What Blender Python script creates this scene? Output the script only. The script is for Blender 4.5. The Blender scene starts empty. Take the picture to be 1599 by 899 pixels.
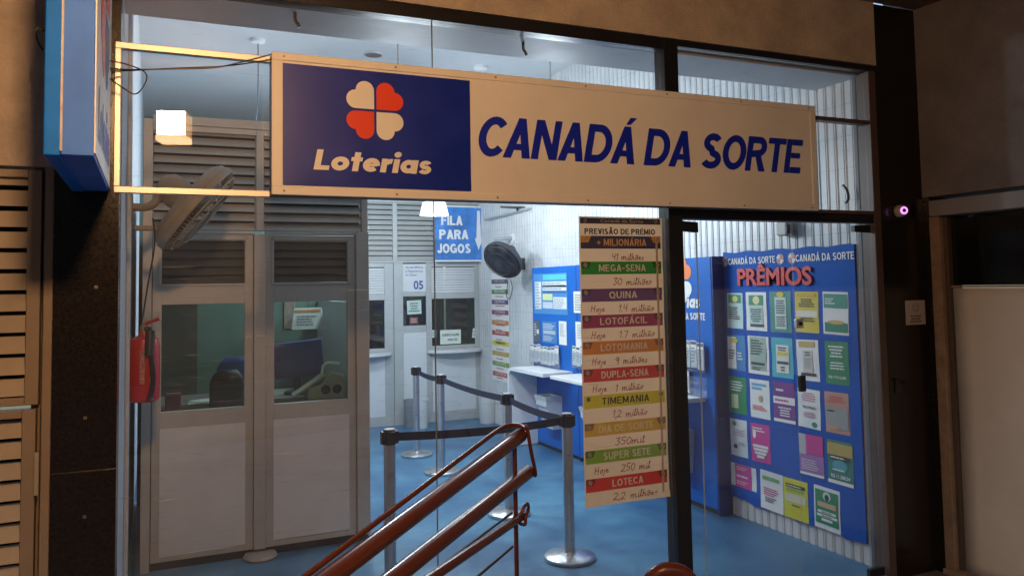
import bpy, math, random
from mathutils import Vector, Matrix
random.seed(7)
C = bpy.context.scene
R = math.radians

# ------------------------------------------------------------------ camera, sky, exposure
EYE = Vector((0.0, 0.0, 1.75))
FPX, CXP, CYP = 1249.68, 799.5, 373.09          # focal length and principal point in photo pixels
def cam_axes(yaw, pitch, roll):
    f = Vector((math.sin(yaw), math.cos(yaw), 0)); r = Vector((math.cos(yaw), -math.sin(yaw), 0)); u = Vector((0, 0, 1))
    f2 = f*math.cos(pitch) + u*math.sin(pitch); u2 = u*math.cos(pitch) - f*math.sin(pitch)
    return r*math.cos(roll) + u2*math.sin(roll), u2*math.cos(roll) - r*math.sin(roll), f2
AR, AU, AF = cam_axes(R(24.2497), R(3.3623), R(-1.0008))
cam = bpy.data.cameras.new("camera"); cam_ob = bpy.data.objects.new("camera", cam); C.collection.objects.link(cam_ob)
m3 = Matrix((AR, AU, -AF)).transposed()
cam_ob.matrix_world = Matrix.Translation(EYE) @ m3.to_4x4()
cam.sensor_width = 36; cam.lens = FPX/1599*36
cam.shift_y = -(449.5 - CYP)/1599
cam.clip_end = 500; cam.clip_start = 0.02
C.camera = cam_ob

w = bpy.data.worlds.new("World"); C.world = w; w.use_nodes = True
nt = w.node_tree; bg = nt.nodes["Background"]
sky = nt.nodes.new("ShaderNodeTexSky"); sky.sky_type = 'NISHITA'; sky.sun_disc = False
sky.sun_elevation = R(22.0); sky.sun_rotation = R(200)
nt.links.new(sky.outputs[0], bg.inputs[0]); bg.inputs[1].default_value = 0.15      # night
C.view_settings.view_transform = 'Standard'; C.view_settings.look = 'None'
C.view_settings.exposure = 0.38; C.view_settings.gamma = 1.0; C.view_settings.use_curve_mapping = False
C.cycles.use_denoising = True
C.cycles.max_bounces = 10; C.cycles.transparent_max_bounces = 24; C.cycles.diffuse_bounces = 5
C.cycles.sample_clamp_indirect = 6.0
C.cycles.caustics_reflective = False; C.cycles.caustics_refractive = False

STREET_LAMP = 450.0     # emission of the warm lantern under the canopy
PENDANT = 37.0          # watts of each cool pendant

# a pixel of the photo put on a real plane of the place
def ray(x, y): return (AR*((x-CXP)/FPX) - AU*((y-CYP)/FPX) + AF)
def aty(x, y, Y): d = ray(x, y); return EYE + d*((Y-EYE.y)/d.y)
def atx(x, y, X): d = ray(x, y); return EYE + d*((X-EYE.x)/d.x)
def atz(x, y, Z): d = ray(x, y); return EYE + d*((Z-EYE.z)/d.z)
def atd(x, y, D): return EYE + ray(x, y)*D
def atplane(x, y, p, n): d = ray(x, y); return EYE + d*((p-EYE).dot(n)/d.dot(n))

# ------------------------------------------------------------------ materials
MATS = {}
def mat(name, col, rough=0.5, metal=0.0, var=0.12, scale=6.0, bump=0.0, bscale=60.0, spec=0.5, coat=0.0, trans=0.0):
    if name in MATS: return MATS[name]
    m = bpy.data.materials.new(name); m.use_nodes = True; MATS[name] = m
    n = m.node_tree.nodes; l = m.node_tree.links; p = n["Principled BSDF"]
    p.inputs["Roughness"].default_value = rough; p.inputs["Metallic"].default_value = metal
    p.inputs["Specular IOR Level"].default_value = spec
    p.inputs["Coat Weight"].default_value = coat
    p.inputs["Transmission Weight"].default_value = trans
    tc = n.new("ShaderNodeTexCoord")
    if var > 0:
        t = n.new("ShaderNodeTexNoise"); t.inputs["Scale"].default_value = scale; t.inputs["Detail"].default_value = 6; t.inputs["Roughness"].default_value = .65
        l.new(tc.outputs["Object"], t.inputs["Vector"])
        r = n.new("ShaderNodeValToRGB")
        r.color_ramp.elements[0].position = .3; r.color_ramp.elements[1].position = .72
        r.color_ramp.elements[0].color = (*[max(0, c*(1-var)) for c in col], 1)
        r.color_ramp.elements[1].color = (*[min(1, c*(1+var*.6)) for c in col], 1)
        l.new(t.outputs["Fac"], r.inputs[0]); l.new(r.outputs[0], p.inputs["Base Color"])
        mr = n.new("ShaderNodeMapRange"); mr.inputs[3].default_value = max(.02, rough-.08); mr.inputs[4].default_value = min(1, rough+.12)
        l.new(t.outputs["Fac"], mr.inputs[0]); l.new(mr.outputs[0], p.inputs["Roughness"])
    else:
        p.inputs["Base Color"].default_value = (*col, 1)
    if bump > 0:
        t2 = n.new("ShaderNodeTexNoise"); t2.inputs["Scale"].default_value = bscale; t2.inputs["Detail"].default_value = 4
        l.new(tc.outputs["Object"], t2.inputs["Vector"])
        b = n.new("ShaderNodeBump"); b.inputs["Strength"].default_value = bump; b.inputs["Distance"].default_value = .01
        l.new(t2.outputs["Fac"], b.inputs["Height"]); l.new(b.outputs[0], p.inputs["Normal"])
    return m
def paint(col, rough=.5):
    return mat("paint_%02x%02x%02x" % tuple(int(min(1, c)*255) for c in col) + ("" if rough == .5 else "_%d" % (rough*100)), col, rough, var=.08, scale=9)
def emit(name, col, s):
    m = bpy.data.materials.new(name); m.use_nodes = True; n = m.node_tree.nodes
    n.remove(n["Principled BSDF"]); e = n.new("ShaderNodeEmission"); e.inputs[0].default_value = (*col, 1); e.inputs[1].default_value = s
    m.node_tree.links.new(e.outputs[0], n["Material Output"].inputs[0]); return m
def glass(name, tint=(.95, .97, .97), dust=.03, base=.045, dust_scale=3.0):
    m = bpy.data.materials.new(name); m.use_nodes = True; n = m.node_tree.nodes; l = m.node_tree.links
    n.remove(n["Principled BSDF"])
    tr = n.new("ShaderNodeBsdfTransparent"); tr.inputs[0].default_value = (*tint, 1)
    gl = n.new("ShaderNodeBsdfGlossy"); gl.inputs["Roughness"].default_value = 0.0
    lw = n.new("ShaderNodeLayerWeight"); lw.inputs[0].default_value = .5
    pw = n.new("ShaderNodeMath"); pw.operation = 'POWER'; pw.inputs[1].default_value = 4.0; l.new(lw.outputs["Facing"], pw.inputs[0])
    ma = n.new("ShaderNodeMath"); ma.operation = 'MULTIPLY_ADD'; ma.inputs[1].default_value = .7; ma.inputs[2].default_value = base; ma.use_clamp = True
    l.new(pw.outputs[0], ma.inputs[0])
    mx = n.new("ShaderNodeMixShader"); l.new(ma.outputs[0], mx.inputs[0]); l.new(tr.outputs[0], mx.inputs[1]); l.new(gl.outputs[0], mx.inputs[2])
    df = n.new("ShaderNodeBsdfDiffuse"); df.inputs[0].default_value = (.8, .8, .8, 1)
    tc = n.new("ShaderNodeTexCoord"); no = n.new("ShaderNodeTexNoise"); no.inputs["Scale"].default_value = dust_scale; no.inputs["Detail"].default_value = 8; no.inputs["Roughness"].default_value = .7
    l.new(tc.outputs["Object"], no.inputs["Vector"])
    mr = n.new("ShaderNodeMapRange"); mr.inputs[1].default_value = .35; mr.inputs[2].default_value = .8; mr.inputs[3].default_value = dust*.35; mr.inputs[4].default_value = dust*1.5
    l.new(no.outputs["Fac"], mr.inputs[0])
    # short wiping scratches
    mp = n.new("ShaderNodeMapping"); mp.inputs["Rotation"].default_value = (0, R(38), 0); mp.inputs["Scale"].default_value = (4.0, 1, 60)
    l.new(tc.outputs["Object"], mp.inputs["Vector"])
    n2 = n.new("ShaderNodeTexNoise"); n2.inputs["Scale"].default_value = 1.3; n2.inputs["Detail"].default_value = 2; l.new(mp.outputs[0], n2.inputs["Vector"])
    m2 = n.new("ShaderNodeMapRange"); m2.inputs[1].default_value = .64; m2.inputs[2].default_value = .76; m2.inputs[3].default_value = 0; m2.inputs[4].default_value = dust*5
    l.new(n2.outputs["Fac"], m2.inputs[0])
    ad = n.new("ShaderNodeMath"); ad.operation = 'ADD'; l.new(mr.outputs[0], ad.inputs[0]); l.new(m2.outputs[0], ad.inputs[1])
    m3_ = n.new("ShaderNodeMixShader"); l.new(ad.outputs[0], m3_.inputs[0]); l.new(mx.outputs[0], m3_.inputs[1]); l.new(df.outputs[0], m3_.inputs[2])
    l.new(m3_.outputs[0], n["Material Output"].inputs[0]); return m

PLASTER = mat("plaster", (.50, .42, .35), .85, var=.32, scale=4, bump=.7, bscale=90)
PLASTER_GREY = mat("plaster_grey", (.22, .195, .195), .85, var=.3, scale=3, bump=.7, bscale=70)
GRANITE = mat("granite", (.018, .014, .012), .18, var=.5, scale=70, spec=.4)
SHUTTER = mat("shutter_paint", (.37, .315, .26), .5, var=.15, scale=4)
SHUTTERF = mat("shutter_frame_paint", (.27, .21, .16), .5, var=.15, scale=4)
DARKFRAME = mat("dark_frame", (.012, .012, .016), .35, var=.2)
BROWNFRAME = mat("brown_frame", (.10, .065, .05), .45, var=.2)
ALU = mat("aluminium", (.62, .60, .57), .38, metal=.55, var=.1)
ALU_BOOTH = mat("booth_aluminium", (.52, .48, .43), .45, metal=.15, var=.14, scale=3)
LAMINATE = mat("white_laminate", (.72, .70, .68), .5, var=.12, scale=1.8)
ALU_BACK = mat("back_booth_frame", (.46, .48, .48), .45, metal=.1, var=.1)
LAM_BACK = mat("back_laminate", (.66, .68, .70), .5, var=.05)
WHITE = mat("white_paint", (.78, .78, .77), .5, var=.06)
SIGNWHITE = mat("sign_white", (.80, .785, .77), .42, var=.09, scale=2.2)
SIGNBLUE = mat("sign_blue", (.004, .022, .34), .35, var=.12)
LETTERBLUE = mat("letter_blue", (.006, .022, .50), .4, var=.05)
PETALRED = mat("petal_red", (.78, .06, .02), .4, var=.05)
BLADEBLUE = mat("blade_blue", (.012, .20, .90), .5, spec=.12, var=.25, scale=5)
BLADELILAC = mat("blade_lilac", (.08, .24, .95), .5, spec=.12, var=.2, scale=4)
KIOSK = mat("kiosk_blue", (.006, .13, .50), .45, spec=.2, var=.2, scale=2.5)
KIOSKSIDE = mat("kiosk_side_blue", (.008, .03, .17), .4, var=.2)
BOARD = mat("board_blue", (.005, .095, .44), .55, spec=.15, var=.22, scale=2.2, bump=.08, bscale=14)
CEIL = mat("ceiling_white", (.52, .545, .565), .75, var=.05, scale=1.5)
SOFFIT = mat("soffit_paint", (.50, .52, .54), .5, spec=.25, var=.12, scale=2.5, bump=.12, bscale=5)
INTWALL = mat("inner_wall", (.58, .62, .66), .6, var=.12, scale=3)
GREENWALL = mat("green_wall", (.10, .18, .155), .7, var=.12)
STEEL = mat("brushed_steel", (.60, .60, .61), .28, metal=.9, var=.1, scale=20)
BLACKP = mat("black_plastic", (.015, .016, .02), .4, var=.2)
BELT = mat("belt_web", (.012, .018, .05), .7, var=.2, scale=40)
RAIL = mat("oxblood_enamel", (.125, .032, .017), .25, var=.0, bump=.03, bscale=14, coat=.0, spec=.3)
RAILDARK = mat("dark_rod", (.03, .012, .012), .35, var=.2)
FANBEIGE = mat("fan_beige", (.32, .265, .20), .5, var=.15)
FANDARK = mat("fan_dark", (.03, .04, .055), .4, var=.3, scale=12)
PAPER = mat("paper", (.80, .78, .74), .7, var=.05, scale=3)
PAPERWARM = mat("paper_warm", (.90, .79, .69), .65, var=.05, scale=3)
INK = mat("red_ink", (.46, .03, .025), .6, var=.0)
RED = mat("extinguisher_red", (.55, .02, .02), .35, var=.15)
CREAM = mat("cream_sheet", (.80, .71, .61), .8, var=.1, scale=2.2, bump=.25, bscale=3)
WOODF = mat("weathered_frame", (.33, .22, .15), .6, var=.35, scale=14)
ACRYL = glass("acrylic", (.92, .95, .98), .05, .06)
PANE = glass("shop_glass", (.975, .985, .985), .021, .06)
PANE_RIGHT = glass("door_glass_dusty", (.96, .97, .975), .010, .05, 1.5)
TINT = glass("booth_glass", (.78, .88, .84), .02, .05)
TINTDARK = glass("dark_booth_glass", (.42, .52, .52), .02, .06)
def translucent(m, fac, col):
    n = m.node_tree.nodes; l = m.node_tree.links; out = n["Material Output"]; t = n.new("ShaderNodeBsdfTranslucent"); t.inputs[0].default_value = (*col, 1)
    mx = n.new("ShaderNodeMixShader"); mx.inputs[0].default_value = fac; l.new(n["Principled BSDF"].outputs[0], mx.inputs[1]); l.new(t.outputs[0], mx.inputs[2]); l.new(mx.outputs[0], out.inputs[0])
translucent(PAPERWARM, .55, (.92, .72, .54))
MESH = mat("mesh_panel", (.075, .072, .066), .6, var=.2)

def floor_material():
    m = bpy.data.materials.new("blue_floor"); m.use_nodes = True; n = m.node_tree.nodes; l = m.node_tree.links; p = n["Principled BSDF"]
    tc = n.new("ShaderNodeTexCoord")
    a = n.new("ShaderNodeTexNoise"); a.inputs["Scale"].default_value = 1.6; a.inputs["Detail"].default_value = 8; a.inputs["Roughness"].default_value = .7
    l.new(tc.outputs["Object"], a.inputs["Vector"])
    r = n.new("ShaderNodeValToRGB"); e = r.color_ramp.elements
    e[0].position = .3; e[0].color = (.055, .20, .39, 1); e[1].position = .72; e[1].color = (.125, .35, .56, 1)
    l.new(a.outputs["Fac"], r.inputs[0])
    v = n.new("ShaderNodeTexNoise"); v.inputs["Scale"].default_value = 55; v.inputs["Detail"].default_value = 3; l.new(tc.outputs["Object"], v.inputs["Vector"])
    mx = n.new("ShaderNodeMix"); mx.data_type = 'RGBA'; mx.blend_type = 'MULTIPLY'; mx.inputs[0].default_value = .35
    l.new(r.outputs[0], mx.inputs[6]); l.new(v.outputs["Color"], mx.inputs[7]); l.new(mx.outputs[2], p.inputs["Base Color"])
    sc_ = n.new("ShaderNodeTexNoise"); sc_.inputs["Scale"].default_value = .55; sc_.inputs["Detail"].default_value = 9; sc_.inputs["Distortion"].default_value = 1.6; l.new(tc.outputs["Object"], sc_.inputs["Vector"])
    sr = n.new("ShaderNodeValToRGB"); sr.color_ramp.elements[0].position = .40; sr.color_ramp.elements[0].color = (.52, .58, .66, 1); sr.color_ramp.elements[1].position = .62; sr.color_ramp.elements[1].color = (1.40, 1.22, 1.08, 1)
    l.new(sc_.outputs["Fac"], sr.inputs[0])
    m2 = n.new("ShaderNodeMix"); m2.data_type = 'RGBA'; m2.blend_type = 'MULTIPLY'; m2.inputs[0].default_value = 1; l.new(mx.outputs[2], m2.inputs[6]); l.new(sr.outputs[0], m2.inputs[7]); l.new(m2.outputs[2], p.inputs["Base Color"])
    mr = n.new("ShaderNodeMapRange"); mr.inputs[3].default_value = .28; mr.inputs[4].default_value = .55; l.new(a.outputs["Fac"], mr.inputs[0]); l.new(mr.outputs[0], p.inputs["Roughness"])
    b = n.new("ShaderNodeBump"); b.inputs["Strength"].default_value = .08; b.inputs["Distance"].default_value = .01; l.new(a.outputs["Fac"], b.inputs["Height"]); l.new(b.outputs[0], p.inputs["Normal"])
    return m
def tile_material():
    m = bpy.data.materials.new("ribbed_tile"); m.use_nodes = True; n = m.node_tree.nodes; l = m.node_tree.links; p = n["Principled BSDF"]
    tc = n.new("ShaderNodeTexCoord"); s = n.new("ShaderNodeSeparateXYZ"); l.new(tc.outputs["Object"], s.inputs[0])
    d = n.new("ShaderNodeMath"); d.operation = 'DIVIDE'; d.inputs[1].default_value = .205; l.new(s.outputs["Z"], d.inputs[0])
    fr = n.new("ShaderNodeMath"); fr.operation = 'FRACT'; l.new(d.outputs[0], fr.inputs[0])
    lt = n.new("ShaderNodeMath"); lt.operation = 'LESS_THAN'; lt.inputs[1].default_value = .02; l.new(fr.outputs[0], lt.inputs[0])
    no = n.new("ShaderNodeTexNoise"); no.inputs["Scale"].default_value = 4; no.inputs["Detail"].default_value = 7; l.new(tc.outputs["Object"], no.inputs["Vector"])
    r = n.new("ShaderNodeValToRGB"); e = r.color_ramp.elements; e[0].position = .28; e[0].color = (.52, .535, .545, 1); e[1].position = .7; e[1].color = (.64, .65, .655, 1)
    l.new(no.outputs["Fac"], r.inputs[0])
    mx = n.new("ShaderNodeMix"); mx.data_type = 'RGBA'; l.new(lt.outputs[0], mx.inputs[0]); l.new(r.outputs[0], mx.inputs[6]); mx.inputs[7].default_value = (.42, .43, .44, 1)
    l.new(mx.outputs[2], p.inputs["Base Color"]); p.inputs["Roughness"].default_value = .4
    return m
FLOOR = floor_material(); TILE = tile_material()

# ------------------------------------------------------------------ mesh building
def world_loc(o):
    v = Vector((0, 0, 0))
    while o is not None: v += o.location; o = o.parent
    return v
class MB:
    def __init__(s): s.v = []; s.f = []
    def add(s, vs, fs):
        k = len(s.v); s.v += [Vector(p) for p in vs]; s.f += [tuple(i+k for i in f) for f in fs]; return s
    def box(s, x0, x1, y0, y1, z0, z1):
        return s.add([(x0,y0,z0),(x1,y0,z0),(x1,y1,z0),(x0,y1,z0),(x0,y0,z1),(x1,y0,z1),(x1,y1,z1),(x0,y1,z1)],
                     [(0,3,2,1),(4,5,6,7),(0,1,5,4),(1,2,6,5),(2,3,7,6),(3,0,4,7)])
    def obox(s, c, u, v, w_, a, b, d):
        c = Vector(c); u = Vector(u)*a; v = Vector(v)*b; w_ = Vector(w_)*d
        return s.add([c-u-v-w_, c+u-v-w_, c+u+v-w_, c-u+v-w_, c-u-v+w_, c+u-v+w_, c+u+v+w_, c-u+v+w_],
                     [(0,3,2,1),(4,5,6,7),(0,1,5,4),(1,2,6,5),(2,3,7,6),(3,0,4,7)])
    def tube(s, pts, r, seg=10, closed=False):
        pts = [Vector(p) for p in pts]; n = len(pts); rings = []; up = None
        for i, p in enumerate(pts):
            a = pts[(i-1) % n] if closed or i > 0 else p; b = pts[(i+1) % n] if closed or i < n-1 else p
            t = (b-a).normalized()
            if up is None:
                up = Vector((0, 0, 1)) if abs(t.z) < .9 else Vector((1, 0, 0))
            up = (up - t*up.dot(t)).normalized(); q = t.cross(up)
            rr = r[i] if isinstance(r, (list, tuple)) else r
            rings.append([p + up*rr*math.cos(k*2*math.pi/seg) + q*rr*math.sin(k*2*math.pi/seg) for k in range(seg)])
        vs = [v for g in rings for v in g]; fs = []
        for i in range(n if closed else n-1):
            j = (i+1) % n
            for k in range(seg): k2 = (k+1) % seg; fs.append((i*seg+k, i*seg+k2, j*seg+k2, j*seg+k))
        if not closed: fs.append(tuple(range(seg))[::-1]); fs.append(tuple((n-1)*seg+k for k in range(seg)))
        return s.add(vs, fs)
    def lathe(s, c, ax, prof, seg=24, cap=True):
        c = Vector(c); ax = Vector(ax).normalized(); u = ax.orthogonal().normalized(); q = ax.cross(u); vs = []; fs = []
        for r, h in prof:
            for k in range(seg): a = k*2*math.pi/seg; vs.append(c + ax*h + u*r*math.cos(a) + q*r*math.sin(a))
        for i in range(len(prof)-1):
            for k in range(seg): k2 = (k+1) % seg; fs.append((i*seg+k, i*seg+k2, (i+1)*seg+k2, (i+1)*seg+k))
        if cap: fs.append(tuple(range(seg))[::-1]); fs.append(tuple((len(prof)-1)*seg+k for k in range(seg)))
        return s.add(vs, fs)
    def prism(s, poly, o, u, v, n, t):
        o = Vector(o); u = Vector(u); v = Vector(v); n = Vector(n); k = len(poly)
        vs = [o+u*a+v*b for a, b in poly] + [o+u*a+v*b+n*t for a, b in poly]
        return s.add(vs, [tuple(range(k))[::-1], tuple(range(k, 2*k))] + [(i, (i+1) % k, k+(i+1) % k, k+i) for i in range(k)])
    def build(s, name, m, parent=None, loc=None, smooth=False, bevel=0.0):
        if parent is not None: base = world_loc(parent)
        elif loc is not None: base = Vector(loc)
        else:
            xs = [p.x for p in s.v]; ys = [p.y for p in s.v]; zs = [p.z for p in s.v]
            base = Vector(((min(xs)+max(xs))/2, (min(ys)+max(ys))/2, min(zs)))
        me = bpy.data.meshes.new(name); me.from_pydata([p-base for p in s.v], [], s.f); me.update()
        me.materials.append(m)
        o = bpy.data.objects.new(name, me); C.collection.objects.link(o)
        if parent is not None: o.parent = parent
        else: o.location = base
        if smooth:
            for p in me.polygons: p.use_smooth = True
            md = o.modifiers.new("edges", 'EDGE_SPLIT'); md.split_angle = R(40)
        if bevel > 0:
            b = o.modifiers.new("bevel", 'BEVEL'); b.width = bevel; b.segments = 2; b.limit_method = 'ANGLE'; b.angle_limit = R(40)
        return o
def tag(o, label=None, cat=None, group=None, kind=None):
    if label: o["label"] = label
    if cat: o["category"] = cat
    if group: o["group"] = group
    if kind: o["kind"] = kind
    return o
def thing(name, loc, label, cat, group=None):
    o = bpy.data.objects.new(name, None); C.collection.objects.link(o); o.location = loc; o.empty_display_size = .1
    return tag(o, label, cat, group)
def box(name, m, parent, x0, x1, y0, y1, z0, z1, bevel=0.0):
    return MB().box(x0, x1, y0, y1, z0, z1).build(name, m, parent, bevel=bevel)

class Fr:   # a flat face: right, up and outward directions
    def __init__(s, o, u, v=(0, 0, 1), n=None):
        s.o = Vector(o); s.u = Vector(u).normalized(); s.v = Vector(v).normalized(); s.n = Vector(n).normalized() if n is not None else s.u.cross(s.v)*1
    def p(s, a, b, l=0): return s.o + s.u*a + s.v*b + s.n*l
def front(x, z, Y): return Fr((x, Y, z), (1, 0, 0), (0, 0, 1), (0, -1, 0))
def right(y, z, X): return Fr((X, y, z), (0, -1, 0), (0, 0, 1), (-1, 0, 0))
def fbox(mb, fr, a0, b0, a1, b1, l0, l1):
    vs = [fr.p(a, b, l) for l in (l0, l1) for a, b in ((a0, b0), (a1, b0), (a1, b1), (a0, b1))]
    return mb.add(vs, [(3,2,1,0),(4,5,6,7),(0,1,5,4),(1,2,6,5),(2,3,7,6),(3,0,4,7)])
def fquad(mb, fr, a0, b0, a1, b1, l):
    return mb.add([fr.p(a0,b0,l), fr.p(a1,b0,l), fr.p(a1,b1,l), fr.p(a0,b1,l)], [(0,1,2,3)])
def fpoly(mb, fr, poly, l): return mb.add([fr.p(a, b, l) for a, b in poly], [tuple(range(len(poly)))])

# ------------------------------------------------------------------ lettering
def raw_text(body, off=0.0, shear=0.0, ext=0.0, space=1.0):
    cu = bpy.data.curves.new("lettering", 'FONT'); cu.body = body; cu.size = 1; cu.offset = off; cu.shear = shear; cu.extrude = ext; cu.resolution_u = 4; cu.space_character = space
    ob = bpy.data.objects.new("lettering", cu); C.collection.objects.link(ob)
    bpy.context.view_layer.update()
    ev = ob.evaluated_get(bpy.context.evaluated_depsgraph_get()); me = ev.to_mesh()
    vs = [tuple(v.co) for v in me.vertices]; fs = [tuple(p.vertices) for p in me.polygons]
    ev.to_mesh_clear(); bpy.data.objects.remove(ob); bpy.data.curves.remove(cu)
    return vs, fs
_h = raw_text("H"); CAPH = max(v[1] for v in _h[0])
def ftext(mb, fr, body, x0, y0, wd, ht, l=.0015, off=.0, shear=0.0, ext=0.0, space=1.0, slope=0.0):
    vs, fs = raw_text(body, off, shear, ext, space)
    a0 = min(v[0] for v in vs); a1 = max(v[0] for v in vs)
    sx = wd/(a1-a0); sy = ht/(CAPH+2*off)
    return mb.add([fr.p(x0+(v[0]-a0)*sx, y0+(v[1]+off)*sy+slope*(v[0]-a0)*sx, l+(v[2]+ext)) for v in vs], fs)
# heavy sign letters drawn as strokes and bars, cap height 1
def arc_pts(cx, cy, rx, ry, a0, a1, n=22): return [(cx+rx*math.cos(R(a0+(a1-a0)*i/n)), cy+ry*math.sin(R(a0+(a1-a0)*i/n))) for i in range(n+1)]
def glyph(c, t):
    """advance, polygons, stroked paths (points, closed) for one letter with stem t"""
    h = t/2; X = .70
    if c == "C": return .67, [], [(arc_pts(.38, .5, .38-h, .5-h, 42, 318), False)]
    if c == "G": return .80, [[(.44, .36), (.78, .36), (.78, .36+t*.85), (.44, .36+t*.85)], [(.78-t*.8, .05), (.78, .05), (.78, .36), (.78-t*.8, .36)]], [(arc_pts(.39, .5, .39-h, .5-h, 42, 318), False)]
    if c == "O": return .80, [], [(arc_pts(.40, .5, .40-h, .5-h, 0, 360)[:-1], True)]
    if c == "Q": a_, g, st = glyph("O", t); return a_, [[(.46, .22), (.46+t*.8, .30), (.80, .04), (.70, -.06)]], st
    if c == "M": return .84, [[(0, 0), (t, 0), (t, 1), (0, 1)], [(.84-t, 0), (.84, 0), (.84, 1), (.84-t, 1)], [(t*.1, 1), (t*1.15, 1), (.42+t*.45, .12), (.42-t*.45, .12)], [(.84-t*.1, 1), (.84-t*1.15, 1), (.42-t*.45, .12), (.42+t*.45, .12)]], []
    if c == "U": return .70, [[(0, .34), (t, .34), (t, 1), (0, 1)], [(.70-t, .34), (.70, .34), (.70, 1), (.70-t, 1)]], [(arc_pts(.35, .345, .35-h, .345-h, 180, 360, 16), False)]
    if c == "V": return .70, [[(0, 1), (t*1.1, 1), (.35+t*.5, 0), (.35-t*.5, 0)], [(.70, 1), (.70-t*1.1, 1), (.35-t*.5, 0), (.35+t*.5, 0)]], []
    if c == "-": return .34, [[(0, .36), (.34, .36), (.34, .36+t*.9), (0, .36+t*.9)]], []
    if c == "+": return .56, [[(0, .45-h*.8), (.56, .45-h*.8), (.56, .45+h*.8), (0, .45+h*.8)], [(.28-h*.8, .17), (.28+h*.8, .17), (.28+h*.8, .73), (.28-h*.8, .73)]], []
    if c == "Ã": a_, g, st = glyph("A", t); return a_, g, [([(.14, 1.10), (.24, 1.18), (.36, 1.13), (.48, 1.10), (.58, 1.18)], False)]
    if c == "Ê": a_, g, st = glyph("E", t); return a_, g+[[(.10, 1.06), (.22, 1.06), (.32, 1.18), (.32, 1.28)], [(.54, 1.06), (.42, 1.06), (.32, 1.18), (.32, 1.28)]], st
    if c in "AÁ":
        g = [[(0, 0), (t*1.12, 0), (.36+t*.50, 1), (.36-t*.50, 1)], [(.72-t*1.12, 0), (.72, 0), (.36+t*.50, 1), (.36-t*.50, 1)], [(.15, .20), (.57, .20), (.52, .20+t*.8), (.20, .20+t*.8)]]
        if c == "Á": g.append([(.30, 1.05), (.42, 1.05), (.60, 1.24), (.40, 1.24)])
        return .72, g, []
    if c == "N": return .70, [[(0, 0), (t, 0), (t, 1), (0, 1)], [(.70-t, 0), (.70, 0), (.70, 1), (.70-t, 1)], [(t*.05, 1), (t*1.1, 1), (.70-t*.05, 0), (.70-t*1.1, 0)]], []
    if c == "D": return .74, [[(0, 0), (t, 0), (t, 1), (0, 1)]], [([(t*.5, h)] + arc_pts(.32, .5, .42-h, .5-h, -90, 90) + [(t*.5, 1-h)], False)]
    if c in "PR":
        g = [[(0, 0), (t, 0), (t, 1), (0, 1)]]
        if c == "R": g.append([(.30, .45), (.30+t*1.05, .45), (.70, 0), (.70-t*1.18, 0)])
        return .70, g, [([(t*.5, .42+h*.6)] + arc_pts(.40, .71, .28-h, .29-h, -90, 90) + [(t*.5, 1-h)], False)]
    if c == "S": return .68, [], [(arc_pts(.34, .735, .30-h, .265-h, 25, 180, 12) + arc_pts(.34, .735, .30-h, .265-h, 180, 262, 8)[1:] + arc_pts(.34, .265, .335-h, .265-h, 82, 0, 8) + arc_pts(.34, .265, .335-h, .265-h, 0, -155, 14)[1:], False)]
    if c == "T": return .64, [[(.32-h, 0), (.32+h, 0), (.32+h, 1-t*.9), (.32-h, 1-t*.9)], [(0, 1-t*.9), (.64, 1-t*.9), (.64, 1), (0, 1)]], []
    if c in "EFL":
        g = [[(0, 0), (t, 0), (t, 1), (0, 1)]]
        if c in "EF": g += [[(t, 1-t*.9), (.58, 1-t*.9), (.58, 1), (t, 1)], [(t, .52-t*.4), (.53, .52-t*.4), (.53, .52+t*.4), (t, .52+t*.4)]]
        if c in "EL": g.append([(t, 0), (.60, 0), (.60, t*.9), (t, t*.9)])
        return .60, g, []
    if c == "I": return t, [[(0, 0), (t, 0), (t, 1), (0, 1)]], []
    if c == "J": return .56, [[(.56-t, .30), (.56, .30), (.56, 1), (.56-t, 1)]], [(arc_pts(.28, .30, .28-h, .30-h, 180, 360, 14), False)]
    if c == "o": return X+.02, [], [(arc_pts(.36, X/2, .36-h, X/2-h, 0, 360)[:-1], True)]
    if c == "e": return X, [[(.08, X/2-t*.26), (.70-t*.4, X/2-t*.26), (.70-t*.4, X/2+t*.26), (.08, X/2+t*.26)]], [(arc_pts(.35, X/2, .35-h, X/2-h, -8, 318), False)]
    if c == "t": return .46, [[(.23-h, 0), (.23+h, 0), (.23+h, .95), (.23-h, .95)], [(0, .50), (.23-h, .50), (.23-h, .50+t*.8), (0, .50+t*.8)], [(.23+h, .50), (.46, .50), (.46, .50+t*.8), (.23+h, .50+t*.8)]], []
    if c == "r": return .46, [[(0, 0), (t, 0), (t, X), (0, X)]], [([(t*.8, .40)] + arc_pts(.40, .34, .26-h*.3, X-h-.34, 155, 78, 8), False)]
    if c == "i": return t*1.05, [[(0, 0), (t, 0), (t, X), (0, X)], [(h+.62*t*math.cos(k_*math.pi/8), .93+.60*t*math.sin(k_*math.pi/8)) for k_ in range(16)]], []
    if c == "a": return .74, [[(.74-t, 0), (.74, 0), (.74, X), (.74-t, X)]], [(arc_pts(.35, X/2, .35-h, X/2-h, 0, 360)[:-1], True)]
    if c == "s":
        k_ = t*.40; ry = (X-2*k_)/4
        return .56, [], [(arc_pts(.28, k_+3*ry, .26-k_, ry, 20, 270, 18) + arc_pts(.28, k_+ry, .28-k_, ry, 90, -160, 18)[1:], False, .80)]
    return .24, [], []
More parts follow.
